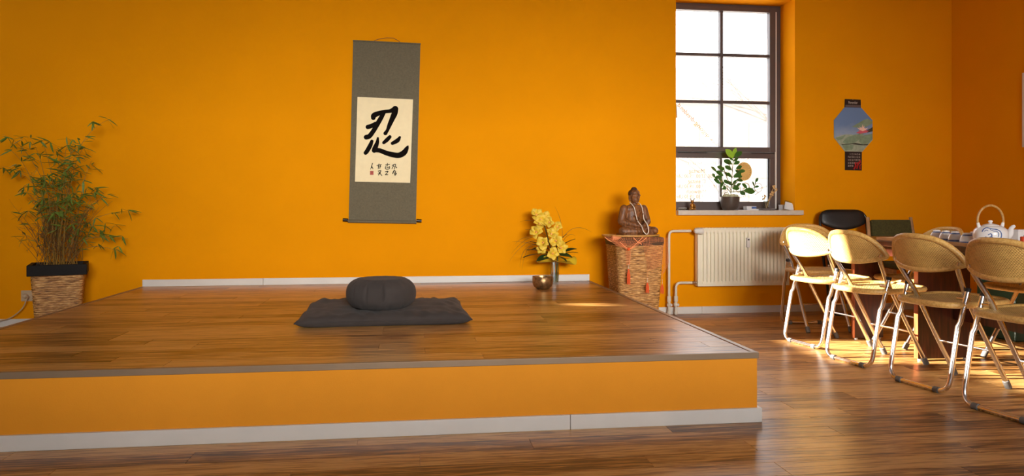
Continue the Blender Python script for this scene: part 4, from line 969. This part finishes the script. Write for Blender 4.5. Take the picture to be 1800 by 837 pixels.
M['net'] = simple('orange_net_thread', lin(236, 150, 96), 0.7, var=0.1); M['tassel'] = simple('orange_tassel', lin(232, 92, 30), 0.7, var=0.15, scale=200)
sh = thing('net_shawl', 'orange fishnet shawl with tassels draped over the basket lid', 'shawl', (bx_c, by_c, 0)); so_ = Vector((bx_c, by_c, 0))
def net(name, fn, nu, nv, r=0.0012):
    mb = MB().grid(fn, max(5, int(nu*0.62)), max(3, int(nv*0.62))); o = mb.build(name, M['net'], sh)
    w = o.modifiers.new('net', 'WIREFRAME'); w.thickness = r*2; w.use_replace = True; w.use_even_offset = False
    return o
yF = 5.562
def quad(c00, c10, c01, c11, bulge=0.0, rip=0.0):
    def fn(u, v):
        p = (c00*(1-u) + c10*u)*(1-v) + (c01*(1-u) + c11*u)*v
        return p + Vector((0, -bulge*math.sin(PI*v)*math.sin(PI*u) - rip*math.sin(u*11)*v, 0)) - so_
    return fn
net('net_panel', quad(P(1131, 428, yF), P(1173, 424, yF + 0.05), P(1139, 477, yF - 0.005), P(1176, 461, yF + 0.06), 0.006, 0.004), 26, 30)
net('net_panel', quad(P(1131, 417, yF - 0.006), P(1173, 418, yF + 0.02), P(1131, 428, yF - 0.006), P(1173, 424, yF + 0.02)), 26, 6)
net('net_gather', quad(P(1063, 416, yF - 0.006), P(1148, 417, yF - 0.006), P(1101, 438, yF - 0.018), P(1109, 438, yF - 0.018), 0.006, 0.003), 30, 14)
net('net_gather', quad(P(1066, 418, yF - 0.008), P(1096, 419, yF - 0.008), P(1084, 432, yF - 0.01), P(1104, 438, yF - 0.012), 0.004, 0.003), 16, 10)
net('net_tail', quad(P(1100, 438, yF - 0.018), P(1109, 438, yF - 0.018), P(1101, 466, yF - 0.012), P(1107, 466, yF - 0.012), 0.008, 0.004), 10, 18, 0.0014)
net('net_tail', quad(P(1163, 470, yF + 0.04), P(1176, 461, yF + 0.06), P(1164, 482, yF + 0.045), P(1167, 480, yF + 0.045)), 6, 8, 0.0012)
for a, b in (((1090, 426), (1103, 437)), ((1130, 417), (1108, 437)), ((1113, 418), (1128, 430)), ((1136, 418), (1122, 428)), ((1063, 417), (1075, 425))):
    MB().tube([P(a[0], a[1], yF - 0.016) - so_, P((a[0]+b[0])/2, (a[1]+b[1])/2 + 1, yF - 0.02) - so_, P(b[0], b[1], yF - 0.02) - so_], 0.0035, 6).build('twisted_edge', M['net'], sh, smooth=True)
MB().ell(P(1105, 438, yF - 0.022) - so_, (0.012, 0.01, 0.012), 10, 8).build('knot', M['tassel'], sh, smooth=True)
def roll(u, v):
    a = 2*PI*u; x = 0.005 + 0.07*v; return Vector((-0.205 - 0.03 + x, -0.17 + 0.02*math.cos(a), bh + 0.012 + (0.020 - 0.010*v)*math.sin(a))) 
MB().grid(roll, 16, 6, True).build('rolled_corner', M['net'], sh, smooth=True, solid=0.002)
def tassel(px, y0, y1, ym, Yp):
    a, b = P(px, y0, Yp) - so_, P(px, y1, Yp) - so_; m = P(px, ym, Yp) - so_
    t = MB()
    for k in range(14):
        an = 2*PI*k/14; e = b + Vector((0.012*math.cos(an), 0.008*math.sin(an), 0.008*math.sin(k*2.3)))
        t.tube([m + Vector((0.002*math.cos(an), 0.002*math.sin(an), 0)), m*0.6 + e*0.4 + Vector((0.006*math.cos(an), 0.004*math.sin(an), 0)), e], 0.0022, 5)
    o = t.build('tassel', M['tassel'], sh, smooth=True)
    bd_ = MB()
    for k in range(4): bd_.ell(a + (m - a)*(k + 0.5)/4, (0.0028, 0.0028, 0.0034), 8, 6)
    bd_.build('tassel_beads', M['bead'], o, smooth=True)
tassel(1105, 464, 499, 473, yF - 0.014); tassel(1138, 489, 514, 497, yF - 0.01); tassel(1164, 491, 515, 500, yF + 0.045)
MB().tube([P(1138, 477, yF - 0.007) - so_, P(1138, 489, yF - 0.01) - so_], 0.001, 5).build('thread', M['net'], sh); MB().tube([P(1165, 481, yF + 0.045) - so_, P(1164, 491, yF + 0.045) - so_], 0.001, 5).build('thread', M['net'], sh)
# ------------------------------------------------------------------ bamboo in a woven planter
plx, ply, plh = -2.62, 5.86, 0.52
pl = thing('planter', 'square woven planter with black rim left of the platform', 'planter', (plx, ply, 0), 0.36)
wicker('woven_body', pl, 0.335, 0.31, plh - 0.07, 0.80, 28, 34, M['wick2'], 0.22, 0.0055)
MB().box((-0.11, -0.10, 0.0), (0.11, 0.10, 0.02)).build('base', M['wick2'], pl)
M['rimblack'] = simple('matt_black_wood', lin(20, 16, 14), 0.65, var=0.1, spec=0.2)
for k, (lo, hi) in enumerate((((-0.186, -0.175, plh - 0.078), (0.186, -0.143, plh)), ((-0.186, 0.143, plh - 0.078), (0.186, 0.175, plh)), ((-0.186, -0.143, plh - 0.078), (-0.155, 0.143, plh)), ((0.155, -0.143, plh - 0.078), (0.186, 0.143, plh)))):
    MB().box(lo, hi).build('rim', M['rimblack'], pl, bevel=0.003)
M['soil'] = simple('dark_soil', lin(40, 28, 20), 0.95, var=0.3, bump=0.8, bscale=60)
MB().box((-0.155, -0.143, plh - 0.10), (0.155, 0.143, plh - 0.03)).build('soil', M['soil'], pl)
bb = thing('bamboo_plant', 'tall airy bamboo plant with arching leafy stems', 'plant', (plx, ply, plh - 0.03))
bo = Vector((plx, ply, plh - 0.03)); rnd = random.Random(21)
M['bleaf'] = simple('bamboo_leaf_green', lin(98, 122, 44), 0.5, var=0.35, scale=6); M['culm'] = simple('bamboo_culm', lin(146, 112, 48), 0.5, var=0.3, scale=12); M['twig'] = simple('dry_twig', lin(104, 74, 34), 0.7, var=0.3, scale=20)
lm_ = petal_mesh('leaf', 1.0, 0.16, 0.05, None, 6, 0.75).build('leaf_source', M['bleaf'], None, smooth=True); bleaf = lm_.data; bpy.data.objects.remove(lm_)
leaves = []
def add_leaf(p, d, L): leaves.append((L, Vector(p), Vector(d).normalized()))
tips = [(4, 236, 1), (14, 262, 1), (2, 292, .9), (28, 300, .9), (52, 240, 1), (72, 246, 1), (96, 262, .9), (118, 250, 1), (132, 246, 1), (150, 256, 1), (196, 209, 1), (162, 282, .9), (140, 276, .9), (150, 318, .8), (178, 330, .9), (150, 342, .8),
        (192, 344, .9), (238, 374, .8), (206, 398, .8), (198, 420, .8), (226, 420, .8), (220, 448, .6), (170, 396, .7), (62, 318, .9), (36, 330, .9), (44, 372, .8), (42, 396, .7), (34, 412, .6), (104, 282, 1), (112, 300, 1), (90, 300, 1), (124, 310, 1), (80, 330, .9), (100, 330, .9), (130, 350, .9), (70, 350, .9), (110, 360, .8), (90, 372, .8), (146, 376, .8), (120, 282, 1)]
for i, (px, py, lf) in enumerate(tips):
    Y = ply + rnd.uniform(-0.26, 0.20); tip = P(px, py, Y) - bo; b0 = Vector((rnd.uniform(-.10, .10), rnd.uniform(-.09, .09), 0))
    span = abs(tip.x - b0.x)
    mid = Vector((b0.x + (tip.x - b0.x)*0.30, b0.y + (tip.y - b0.y)*0.4, max(tip.z*0.80, 0.15) + span*0.28))
    pts = bez(b0, mid, tip, 16)
    MB().tube(pts, [0.0034 - 0.00016*k for k in range(17)], 5).build('culm', M['culm'], bb, smooth=True)
    nn = int(9*lf)
    for k in range(nn):
        t = 0.42 + 0.58*(k + rnd.random()*0.6)/nn; q = pts[min(16, int(t*16))]; dirn = (pts[min(16, int(t*16)+1)] - pts[max(0, int(t*16)-1)]).normalized()
        tw = q + Vector((rnd.uniform(-.06, .06), rnd.uniform(-.05, .05), rnd.uniform(-.01, .06)))*(1.0 if t < 0.92 else 0.25)
        for j in range(rnd.choice((2, 3, 3))):
            dr = dirn*0.35 + Vector((rnd.uniform(-1, 1), rnd.uniform(-.7, .7), rnd.uniform(-1.1, 0.05)))
            add_leaf(tw, dr, rnd.uniform(0.052, 0.100)*(1.15 if t > 0.85 else 0.9))
dry = MB()
for k in range(150):
    b0 = Vector((rnd.uniform(-.13, .13), rnd.uniform(-.12, .12), rnd.uniform(0, 0.25))); a = rnd.uniform(0, 2*PI); L = rnd.uniform(0.12, 0.42)
    e = b0 + Vector((math.cos(a)*0.55*L, math.sin(a)*0.4*L, L*rnd.uniform(0.5, 1.0))); dry.tube(bez(b0, (b0 + e)/2 + Vector((0, 0, 0.05)), e, 4), [0.0016, 0.0014, 0.0012, 0.001, 0.0006], 4)
    for j in range(3):
        q = b0 + (e - b0)*rnd.uniform(0.4, 1); g = q + Vector((rnd.uniform(-.05, .05), rnd.uniform(-.04, .04), rnd.uniform(-.02, .06))); dry.tube([q, g], [0.001, 0.0005], 4)
tag(dry.build('dry_twigs', M['twig'], bb), kind='stuff')
leaves.sort(key=lambda l: -l[0])
for L, p, d in leaves[:290]:
    piece('leaf', bleaf, bb, p, aim(d, rnd.uniform(-.9, .9)), (L, L*rnd.uniform(0.8, 1.2), L))
rest = MB()
for L, p, d in leaves[290:]:
    m = aim(d, rnd.uniform(-.9, .9)).to_matrix(); rest.add([p + m @ (v.co*L) for v in bleaf.vertices], [tuple(f.vertices) for f in bleaf.polygons])
tag(rest.build('small_leaves', M['bleaf'], bb, smooth=True), kind='stuff')
# ------------------------------------------------------------------ wall socket with plug and cable
oc = P(48, 520, WALL_Y); M['cream'] = simple('cream_plastic', lin(196, 172, 140), 0.4, var=0.03)
ou = thing('wall_socket', 'square cream wall socket with plug left of the planter', 'socket', (oc.x, WALL_Y, oc.z))
MB().box((-0.042, -0.010, -0.042), (0.042, 0.0, 0.042)).build('plate', M['cream'], ou, bevel=0.003)
dsc = MB().lathe([(0.026, 0.0), (0.028, 0.003), (0.020, 0.004), (0.019, 0.001)], 24); dsc.v = [(x, -0.010 - z, y) for x, y, z in dsc.v]; dsc.build('socket_ring', M['cream'], ou, smooth=True)
pg = thing('power_cable', 'cream plug and cable curving away from the wall socket', 'cable', (oc.x, WALL_Y, oc.z))
pm_ = MB().lathe([(0.017, 0.0), (0.018, 0.02), (0.014, 0.034), (0.008, 0.038)], 18); pm_.v = [(x, -0.0145 - z, y) for x, y, z in pm_.v]; pm_.build('plug', M['cream'], pg, smooth=True)
cps = [Vector((0, -0.046, -0.005))] + [P(a, b, 6.14) - Vector((oc.x, WALL_Y, oc.z)) for a, b in ((45, 530), (40, 541), (30, 551), (18, 559), (5, 563), (-12, 565), (-40, 566))]
MB().tube(crom(cps, 6, False) + [cps[-1]], 0.0042, 7).build('cord', M['cream'], pg, smooth=True)

# ------------------------------------------------------------------ lotus calendar
CY = WALL_Y - 0.004
def K(cx, cy): v = P(1440 + cx/5.233, 160 + cy/5.233, CY); return (v.x - kb.x, v.z - kb.z)
kb = P(1499, 237, CY)
cal = thing('wall_calendar', 'octagonal lotus photo calendar with black header and date strip', 'calendar', (kb.x, WALL_Y, kb.z))
def flat(name, pts, y, mat, par, t=0.0006): return MB().prism([K(*p) for p in pts], y - t, y, 'y').build(name, mat, par)
M['calblack'] = simple('calendar_black', lin(34, 24, 24), 0.4, var=0.05); M['calwhite'] = simple('calendar_white', lin(210, 200, 190), 0.6)
m, nt, b = new_mat('printed_sky'); tc = node(nt, 'ShaderNodeTexCoord'); sp = node(nt, 'ShaderNodeSeparateXYZ'); nt.links.new(tc.outputs['Object'], sp.inputs[0])
mr = node(nt, 'ShaderNodeMapRange', i_From_Min=-0.08, i_From_Max=0.16); nt.links.new(sp.outputs['Z'], mr.inputs['Value'])
nz = node(nt, 'ShaderNodeTexNoise', i_Scale=14.0, i_Detail=3.0); nt.links.new(tc.outputs['Object'], nz.inputs['Vector'])
ad = node(nt, 'ShaderNodeMath', operation='MULTIPLY_ADD'); ad.inputs[1].default_value = 0.5; nt.links.new(nz.outputs['Fac'], ad.inputs[0]); nt.links.new(mr.outputs[0], ad.inputs[2])
rr = ramp(nt, [(0.25, lin(190, 176, 160)), (0.6, lin(140, 160, 186)), (1.0, lin(104, 134, 176))]); nt.links.new(ad.outputs[0], rr.inputs['Fac']); nt.links.new(rr.outputs['Color'], b.inputs['Base Color']); b.inputs['Roughness'].default_value = 0.35
M['psky'] = m
M['pad1'] = simple('printed_pad', lin(128, 150, 124), 0.35, var=0.15, scale=40); M['pad2'] = simple('printed_pad_light', lin(160, 172, 150), 0.35, var=0.15, scale=40); M['paddark'] = simple('printed_shadow', lin(52, 56, 46), 0.35, var=0.2)
M['pink'] = simple('printed_pink', lin(214, 96, 110), 0.4, var=0.1); M['lpink'] = simple('printed_pale_pink', lin(240, 200, 180), 0.4, var=0.1)
hdr = flat('header', [(236, 74), (382, 80), (384, 154), (233, 150)], -0.001, M['calblack'], cal, 0.003)
oct_ = flat('photo_octagon', [(233, 150), (385, 154), (489, 270), (490, 450), (394, 560), (235, 556), (136, 430), (136, 268)], -0.001, M['psky'], cal, 0.005)
stp = flat('date_strip', [(237, 556), (392, 560), (392, 732), (237, 728)], -0.001, M['calblack'], cal, 0.003)
y2 = -0.0061
for pts, mt in (([(140, 430), (232, 400), (300, 400), (360, 420), (489, 400), (488, 452), (394, 558), (236, 554)], 'pad2'), ([(300, 330), (400, 270), (440, 254), (488, 278), (488, 300), (430, 330), (360, 340)], 'pad1'), ([(150, 432), (240, 406), (216, 440), (170, 456)], 'pad1'),
                ([(212, 470), (250, 428), (330, 400), (410, 392), (380, 440), (320, 478), (240, 488)], 'pad1'), ([(360, 460), (400, 410), (488, 392), (488, 440), (450, 484), (390, 490)], 'pad1'), ([(205, 496), (260, 490), (316, 500), (300, 540), (240, 548)], 'pad1'),
                ([(200, 490), (240, 489), (330, 478), (400, 492), (452, 488), (440, 500), (380, 500), (300, 490), (206, 498)], 'paddark'), ([(470, 345), (489, 330), (489, 372), (350, 400), (400, 378)], 'paddark')):
    flat('lily_pad_print', pts, y2, M[mt], oct_, 0.0003); y2 -= 0.0004
for k in range(9):
    a = PI*(0.06 + 0.88*k/8); c0 = (396, 372); w = 0.18; L = 46 + 9*math.sin(k*2.1)
    flat('lotus_petal_print', [c0, (c0[0] + L*0.6*math.cos(a - w), c0[1] - L*0.75*math.sin(a - w)), (c0[0] + L*1.1*math.cos(a), c0[1] - L*1.25*math.sin(a)), (c0[0] + L*0.6*math.cos(a + w), c0[1] - L*0.75*math.sin(a + w))], y2, M['pink' if k in (0, 8) else 'lpink'], oct_, 0.0003); y2 -= 0.00035
flat('lotus_petal_print', [(332, 386), (360, 372), (440, 370), (460, 362), (430, 384), (370, 394)], y2, M['pink'], oct_, 0.0003)
def cal_text(body, h, cx, cy, mat, par, y, width=None):
    me = text_mesh(body, h, 0.0002); me.materials.append(mat); o = bpy.data.objects.new('lettering', me); C.objects.link(o); o.parent = par
    x, z = K(cx, cy); s = 1.0
    if width: s = width/max(1e-6, max(v.co.x for v in me.vertices) - min(v.co.x for v in me.vertices))
    o.matrix_local = Matrix(((s, 0, 0, x), (0, 0, -1, y), (0, 1, 0, z), (0, 0, 0, 1))); return o
cal_text('November', 0.034, 311, 107, M['calwhite'], hdr, -0.0045, 0.090)
M['calmid'] = simple('calendar_grey', lin(96, 84, 84), 0.5, var=0.05)
flat('header_band', [(240, 128), (383, 132), (383, 150), (240, 147)], -0.0042, M['calmid'], hdr, 0.0003)
for r_, (body, cx) in enumerate((('1 2 3 4 5 6', 328), ('7 8 9 10 11 12 13', 320), ('14 15 16 17 18 19 20', 320), ('21 22 23 24 25 26 27', 320), ('28 29 30', 288))):
    cal_text(body, 0.022, cx, 582 + r_*27, M['calwhite'], stp, -0.0045, (0.098 if r_ == 0 else 0.118 if r_ < 4 else 0.052))
M['calred'] = simple('calendar_red', lin(176, 30, 30), 0.5, var=0.1)
for pts in ([(318, 720, 8), (335, 690, 7), (330, 655, 5)], [(345, 715, 7), (352, 680, 8), (380, 640, 6)], [(375, 720, 7), (372, 690, 6), (386, 670, 5)], [(325, 668, 5), (384, 655, 5)]):
    W_ = [K(a, b) for a, b, _ in pts]; MB().tube([(x, -0.0046, z) for x, z in W_], [c/5.233*6.7/F_PX for _, _, c in pts], 6, flat=1.0).build('red_print', M['calred'], stp)
MB().ell((K(309, 78)[0], -0.003, K(309, 78)[1]), (0.004, 0.003, 0.004), 8, 6).build('nail', M['chrome'], cal, smooth=True)

# ------------------------------------------------------------------ things on the window sill
CYs = 6.36
def on_sill(px, Y): return Vector((P(px, 370, Y).x, Y, sillz + 0.0003))
pp = on_sill(1283, CYs)
M['pot'] = simple('dark_brown_ceramic', lin(78, 66, 58), 0.35, var=0.2, scale=14)
po = thing('plant_pot', 'dark brown ceramic pot on the window sill', 'pot', pp)
MB().lathe([(0.055, 0), (0.060, 0.003), (0.074, 0.03), (0.083, 0.07), (0.087, 0.115), (0.088, 0.122), (0.081, 0.122), (0.079, 0.105)], 32).build('pot_body', M['pot'], po, smooth=True)
MB().lathe([(0.0795, 0.098), (0.060, 0.104), (0.01, 0.106)], 24).build('soil', M['soil'], po, smooth=True)
M['moss'] = simple('pale_moss', lin(196, 196, 160), 0.9, var=0.15, scale=60, bump=0.8, bscale=120)
ms = thing('moss_cushion', 'pale fluffy moss heaped in the sill pot', 'moss', pp + Vector((0, 0, 0.104)))
mo = MB()
for k in range(16):
    a = k*2.4; r = 0.016*math.sqrt(k)*1.0; mo.ell((r*math.cos(a), r*math.sin(a), 0.014), (0.022, 0.022, 0.026 + 0.006*math.sin(k*1.7)), 10, 8)
remesh(mo, 0.005, 'moss_body', M['moss'], ms, 2)
cl = thing('potted_plant', 'leafy green rubber plant in the dark pot at the window', 'plant', pp + Vector((0, 0, 0.115))); co = pp + Vector((0, 0, 0.115))
M['cleaf'] = simple('glossy_leaf', lin(62, 104, 40), 0.3, var=0.35, scale=9); M['cleaf2'] = simple('young_leaf', lin(150, 196, 62), 0.35, var=0.15, scale=9)
def ob_leaf(mat): 
    o = petal_mesh('leaf', 1.0, 0.56, 0.10, None, 7, 1.15).build('leaf_source', mat, None, smooth=True); me = o.data; bpy.data.objects.remove(o); return me
cl1, cl2 = ob_leaf(M['cleaf']), ob_leaf(M['cleaf2'])
def Q(cx, cy, dy=0.0): return P(1180 + cx/6.97, 255 + cy/6.97, CYs + dy) - co
M['wstem'] = simple('woody_stem', lin(90, 84, 44), 0.6, var=0.2)
for pts in ([(728, 640), (738, 500), (748, 320), (760, 170)], [(736, 560), (700, 510), (640, 470), (590, 400)], [(740, 500), (690, 420), (650, 300)], [(745, 400), (800, 340), (850, 290)], [(738, 520), (790, 470), (840, 400)], [(735, 570), (850, 565), (960, 545), (1030, 510)], [(742, 420), (680, 340), (560, 320)], [(750, 320), (700, 230), (690, 190)], [(730, 590), (680, 530), (640, 520)]):
    MB().tube(crom([Q(a, b, -0.01*(i % 2)) for i, (a, b) in enumerate(pts)], 4, False) + [Q(*pts[-1])], 0.0032, 6).build('stem', M['wstem'], cl, smooth=True)
for a, b, yng, dy in (((760, 165), (660, 60), 1, -.01), ((765, 150), (800, 40), 1, 0), ((770, 155), (862, 88), 0, -.02), ((755, 190), (720, 150), 0, .01), ((760, 200), (825, 165), 0, .01), ((745, 240), (650, 190), 0, -.01), ((760, 240), (835, 205), 0, -.02), ((750, 235), (700, 220), 0, -.03),
        ((650, 300), (560, 270), 0, -.02), ((650, 270), (620, 320), 0, .0), ((560, 335), (480, 275), 0, .02), ((735, 310), (660, 260), 0, -.01), ((790, 290), (870, 265), 0, -.03), ((820, 325), (905, 320), 0, 0), ((780, 300), (830, 350), 0, .02), ((640, 380), (545, 330), 0, -.03), ((620, 400), (540, 400), 0, -.01), ((540, 400), (508, 350), 0, 0),
        ((690, 390), (640, 330), 0, .02), ((740, 390), (670, 350), 0, -.02), ((760, 400), (850, 350), 0, -.03), ((800, 380), (870, 390), 0, 0), ((790, 430), (870, 440), 0, .01), ((600, 480), (515, 420), 0, -.02), ((640, 480), (560, 400), 0, 0), ((650, 450), (610, 520), 0, -.03), ((690, 440), (740, 490), 0, 0), ((740, 500), (810, 440), 0, -.02),
        ((780, 520), (860, 480), 0, -.01), ((740, 530), (830, 535), 0, -.04), ((860, 470), (920, 530), 0, 0), ((680, 530), (620, 545), 0, -.02), ((640, 490), (660, 550), 0, 0), ((840, 570), (905, 615), 0, -.02), ((880, 560), (1015, 575), 0, -.03), ((1020, 520), (985, 450), 0, -.01), ((1030, 460), (1065, 405), 0, 0), ((1015, 520), (1065, 510), 0, -.02), ((1030, 500), (1045, 440), 0, .02), ((700, 480), (650, 430), 0, .03), ((770, 480), (800, 540), 0, .03)):
    p, e = Q(*a, dy), Q(*b, dy + rnd.uniform(-.015, .015)); piece('leaf', cl2 if yng else cl1, cl, p, aim(e - p, PI/2*rnd.choice((-1, 1))*rnd.uniform(0.5, 0.9)), [max(0.045, (e - p).length*1.05)]*3)
M['gold'] = simple('antique_gold', lin(150, 104, 40), 0.35, metal=0.8, var=0.3, scale=60)
fg = thing('figurine', 'small horned golden figurine at the left of the window sill', 'figurine', on_sill(1217, 6.33))
g = MB(); g.ell((0, 0, 0.018), (0.026, 0.020, 0.018)); g.ell((0, 0, 0.045), (0.019, 0.016, 0.024)); g.ell((-0.002, -0.004, 0.076), (0.015, 0.014, 0.015))
for s in (-1, 1):
    cap(g, (s*0.018, -0.004, 0.05), (s*0.022, -0.018, 0.028), 0.007, 0.006); cap(g, (s*0.01, -0.01, 0.012), (s*0.026, -0.012, 0.008), 0.009, 0.007); cap(g, (s*0.009, 0, 0.085), (s*0.015, 0, 0.098), 0.005, 0.004)
remesh(g, 0.0025, 'figure', M['gold'], fg, 2)
for s in (-1, 1): MB().tube([(s*0.014, 0, 0.095), (s*0.018, 0, 0.106), (s*0.013, 0, 0.114)], [0.004, 0.003, 0.0015], 8).build('horn', M['black'], fg, smooth=True)
ad_ = thing('glass_dish', 'shallow clear glass dish at the left end of the sill', 'dish', on_sill(1198.5, 6.32))
loft(MB(), [[(k*0.042*math.cos(2*PI*i/32), k*0.042*math.sin(2*PI*i/32), z) for i in range(32)] for k, z in ((0.7, 0), (0.85, 0.002), (1.0, 0.020), (0.93, 0.020), (0.72, 0.005), (0.1, 0.005))]).build('dish', M['vaseglass'], ad_, smooth=True)
MB().tube([(0.0405*math.cos(2*PI*i/32), 0.0405*math.sin(2*PI*i/32), 0.0205) for i in range(32)], 0.002, 6, True).build('rim', M['white'], ad_, smooth=True)
M['blueb'] = simple('blue_print_card', lin(60, 92, 150), 0.5, var=0.3, scale=40); M['pagew'] = simple('page_white', lin(222, 222, 222), 0.7, var=0.03)
def booklet(name, label, cat, px, Y, w, d, z, h, rz, mtop, mside='pagew'):
    c = on_sill(px, Y); t = thing(name, label, cat, (c.x, c.y, sillz + 0.0003 + z), rz)
    MB().box((-w/2, -d/2, 0), (w/2, d/2, h*0.82)).build('pages', M[mside], t); MB().box((-w/2 - 0.001, -d/2 - 0.001, h*0.82 + 0.0002), (w/2 + 0.001, d/2 + 0.001, h)).build('cover', M[mtop], t); return t
booklet('leaflet', 'thin bluish leaflet flat on the sill beside the pot', 'leaflet', 1306, 6.25, 0.13, 0.07, 0.0, 0.004, 0.1, 'blueb')
booklet('booklet', 'white booklet on the sill under the blue box', 'booklet', 1325, 6.34, 0.15, 0.11, 0.0, 0.010, -0.15, 'pagew')
bxx = on_sill(1318, 6.35)
bb_ = thing('card_box', 'small blue and white card box on the booklets', 'box', (bxx.x, bxx.y, sillz + 0.0108), 0.12)
MB().box((-0.048, -0.03, 0), (0.048, 0.03, 0.026)).build('carton', M['pagew'], bb_, bevel=0.001); MB().box((0.0, -0.0306, 0.004), (0.0486, 0.0306, 0.022)).build('blue_print', M['blueb'], bb_); MB().box((-0.02, -0.028, 0.0262), (0.048, 0.028, 0.0268)).build('blue_print', M['blueb'], bb_)
booklet('booklet', 'white booklet with dark edge near the glass of dried stems', 'booklet', 1346, 6.28, 0.13, 0.09, 0.0, 0.012, 0.2, 'pagew', 'calblack')
pn = thing('pen', 'dark pen lying on the right-hand booklet', 'pen', on_sill(1347, 6.265) + Vector((0, 0, 0.0125)), 0.25)
MB().tube([(-0.06, 0, 0.004), (0.05, 0, 0.004), (0.062, 0, 0.004)], [0.004, 0.004, 0.001], 8).build('barrel', M['calblack'], pn, smooth=True)
gl = on_sill(1347, 6.40); dg = thing('glass', 'small clear glass with dried stems by the window frame', 'glass', gl)
loft(MB(), [[(r*math.cos(2*PI*i/24), r*math.sin(2*PI*i/24), z) for i in range(24)] for r, z in ((0.018, 0), (0.020, 0.003), (0.027, 0.085), (0.0245, 0.085), (0.018, 0.008), (0.004, 0.007))]).build('glass_body', M['vaseglass'], dg, smooth=True)
M['dried'] = simple('dried_flower', lin(206, 166, 104), 0.8, var=0.25, scale=60)
df = thing('dried_flowers', 'sprig of straw-coloured dried flowers in the small glass', 'flowers', gl + Vector((0, 0, 0.01)))
for ex, ey, ez in ((0.075, 0.0, 0.20), (0.065, 0.01, 0.143), (0.09, -0.01, 0.175), (0.055, 0, 0.14), (-0.012, 0, 0.115), (-0.02, 0.01, 0.10)):
    MB().tube(bez((0, 0, 0), (ex*0.25, ey, ez*0.55), (ex, ey, ez), 6), 0.0016, 5).build('stalk', M['dried'], df, smooth=True)
    h = MB()
    for k in range(6): h.ell((ex + rnd.uniform(-.012, .012), ey + rnd.uniform(-.008, .008), ez + rnd.uniform(-.012, .016)), (0.006, 0.006, 0.008), 7, 5)
    h.build('flower_head', M['dried'], df, smooth=True)
hl = on_sill(1386, 6.27); bh_ = thing('card_holder', 'clear stand of white cards at the right end of the sill', 'card holder', (hl.x, hl.y, sillz + 0.0003), -0.1)
tl = Matrix.Translation((0, -0.012, 0.004)) @ Matrix.Rotation(-0.30, 4, 'X') @ Matrix.Rotation(0.28, 4, 'Y')
MB().box((-0.05, 0.0085, 0.0), (0.05, 0.0115, 0.085), tl).build('stand_back', M['vaseglass'], bh_); MB().box((-0.052, -0.022, 0.0), (0.052, 0.04, 0.0035)).build('stand_foot', M['vaseglass'], bh_)
for k in range(4): MB().box((-0.042 + 0.004*k, 0.006 - 0.003*k, 0.0), (0.042 + 0.003*k, 0.0075 - 0.003*k, 0.072 - 0.005*k), tl).build('card', M['pagew'], bh_)
wb = booklet('flyer_stack', 'low stack of pale flyers behind the card stand', 'flyers', 1381, 6.40, 0.10, 0.07, 0.0, 0.05, 0.05, 'pagew')
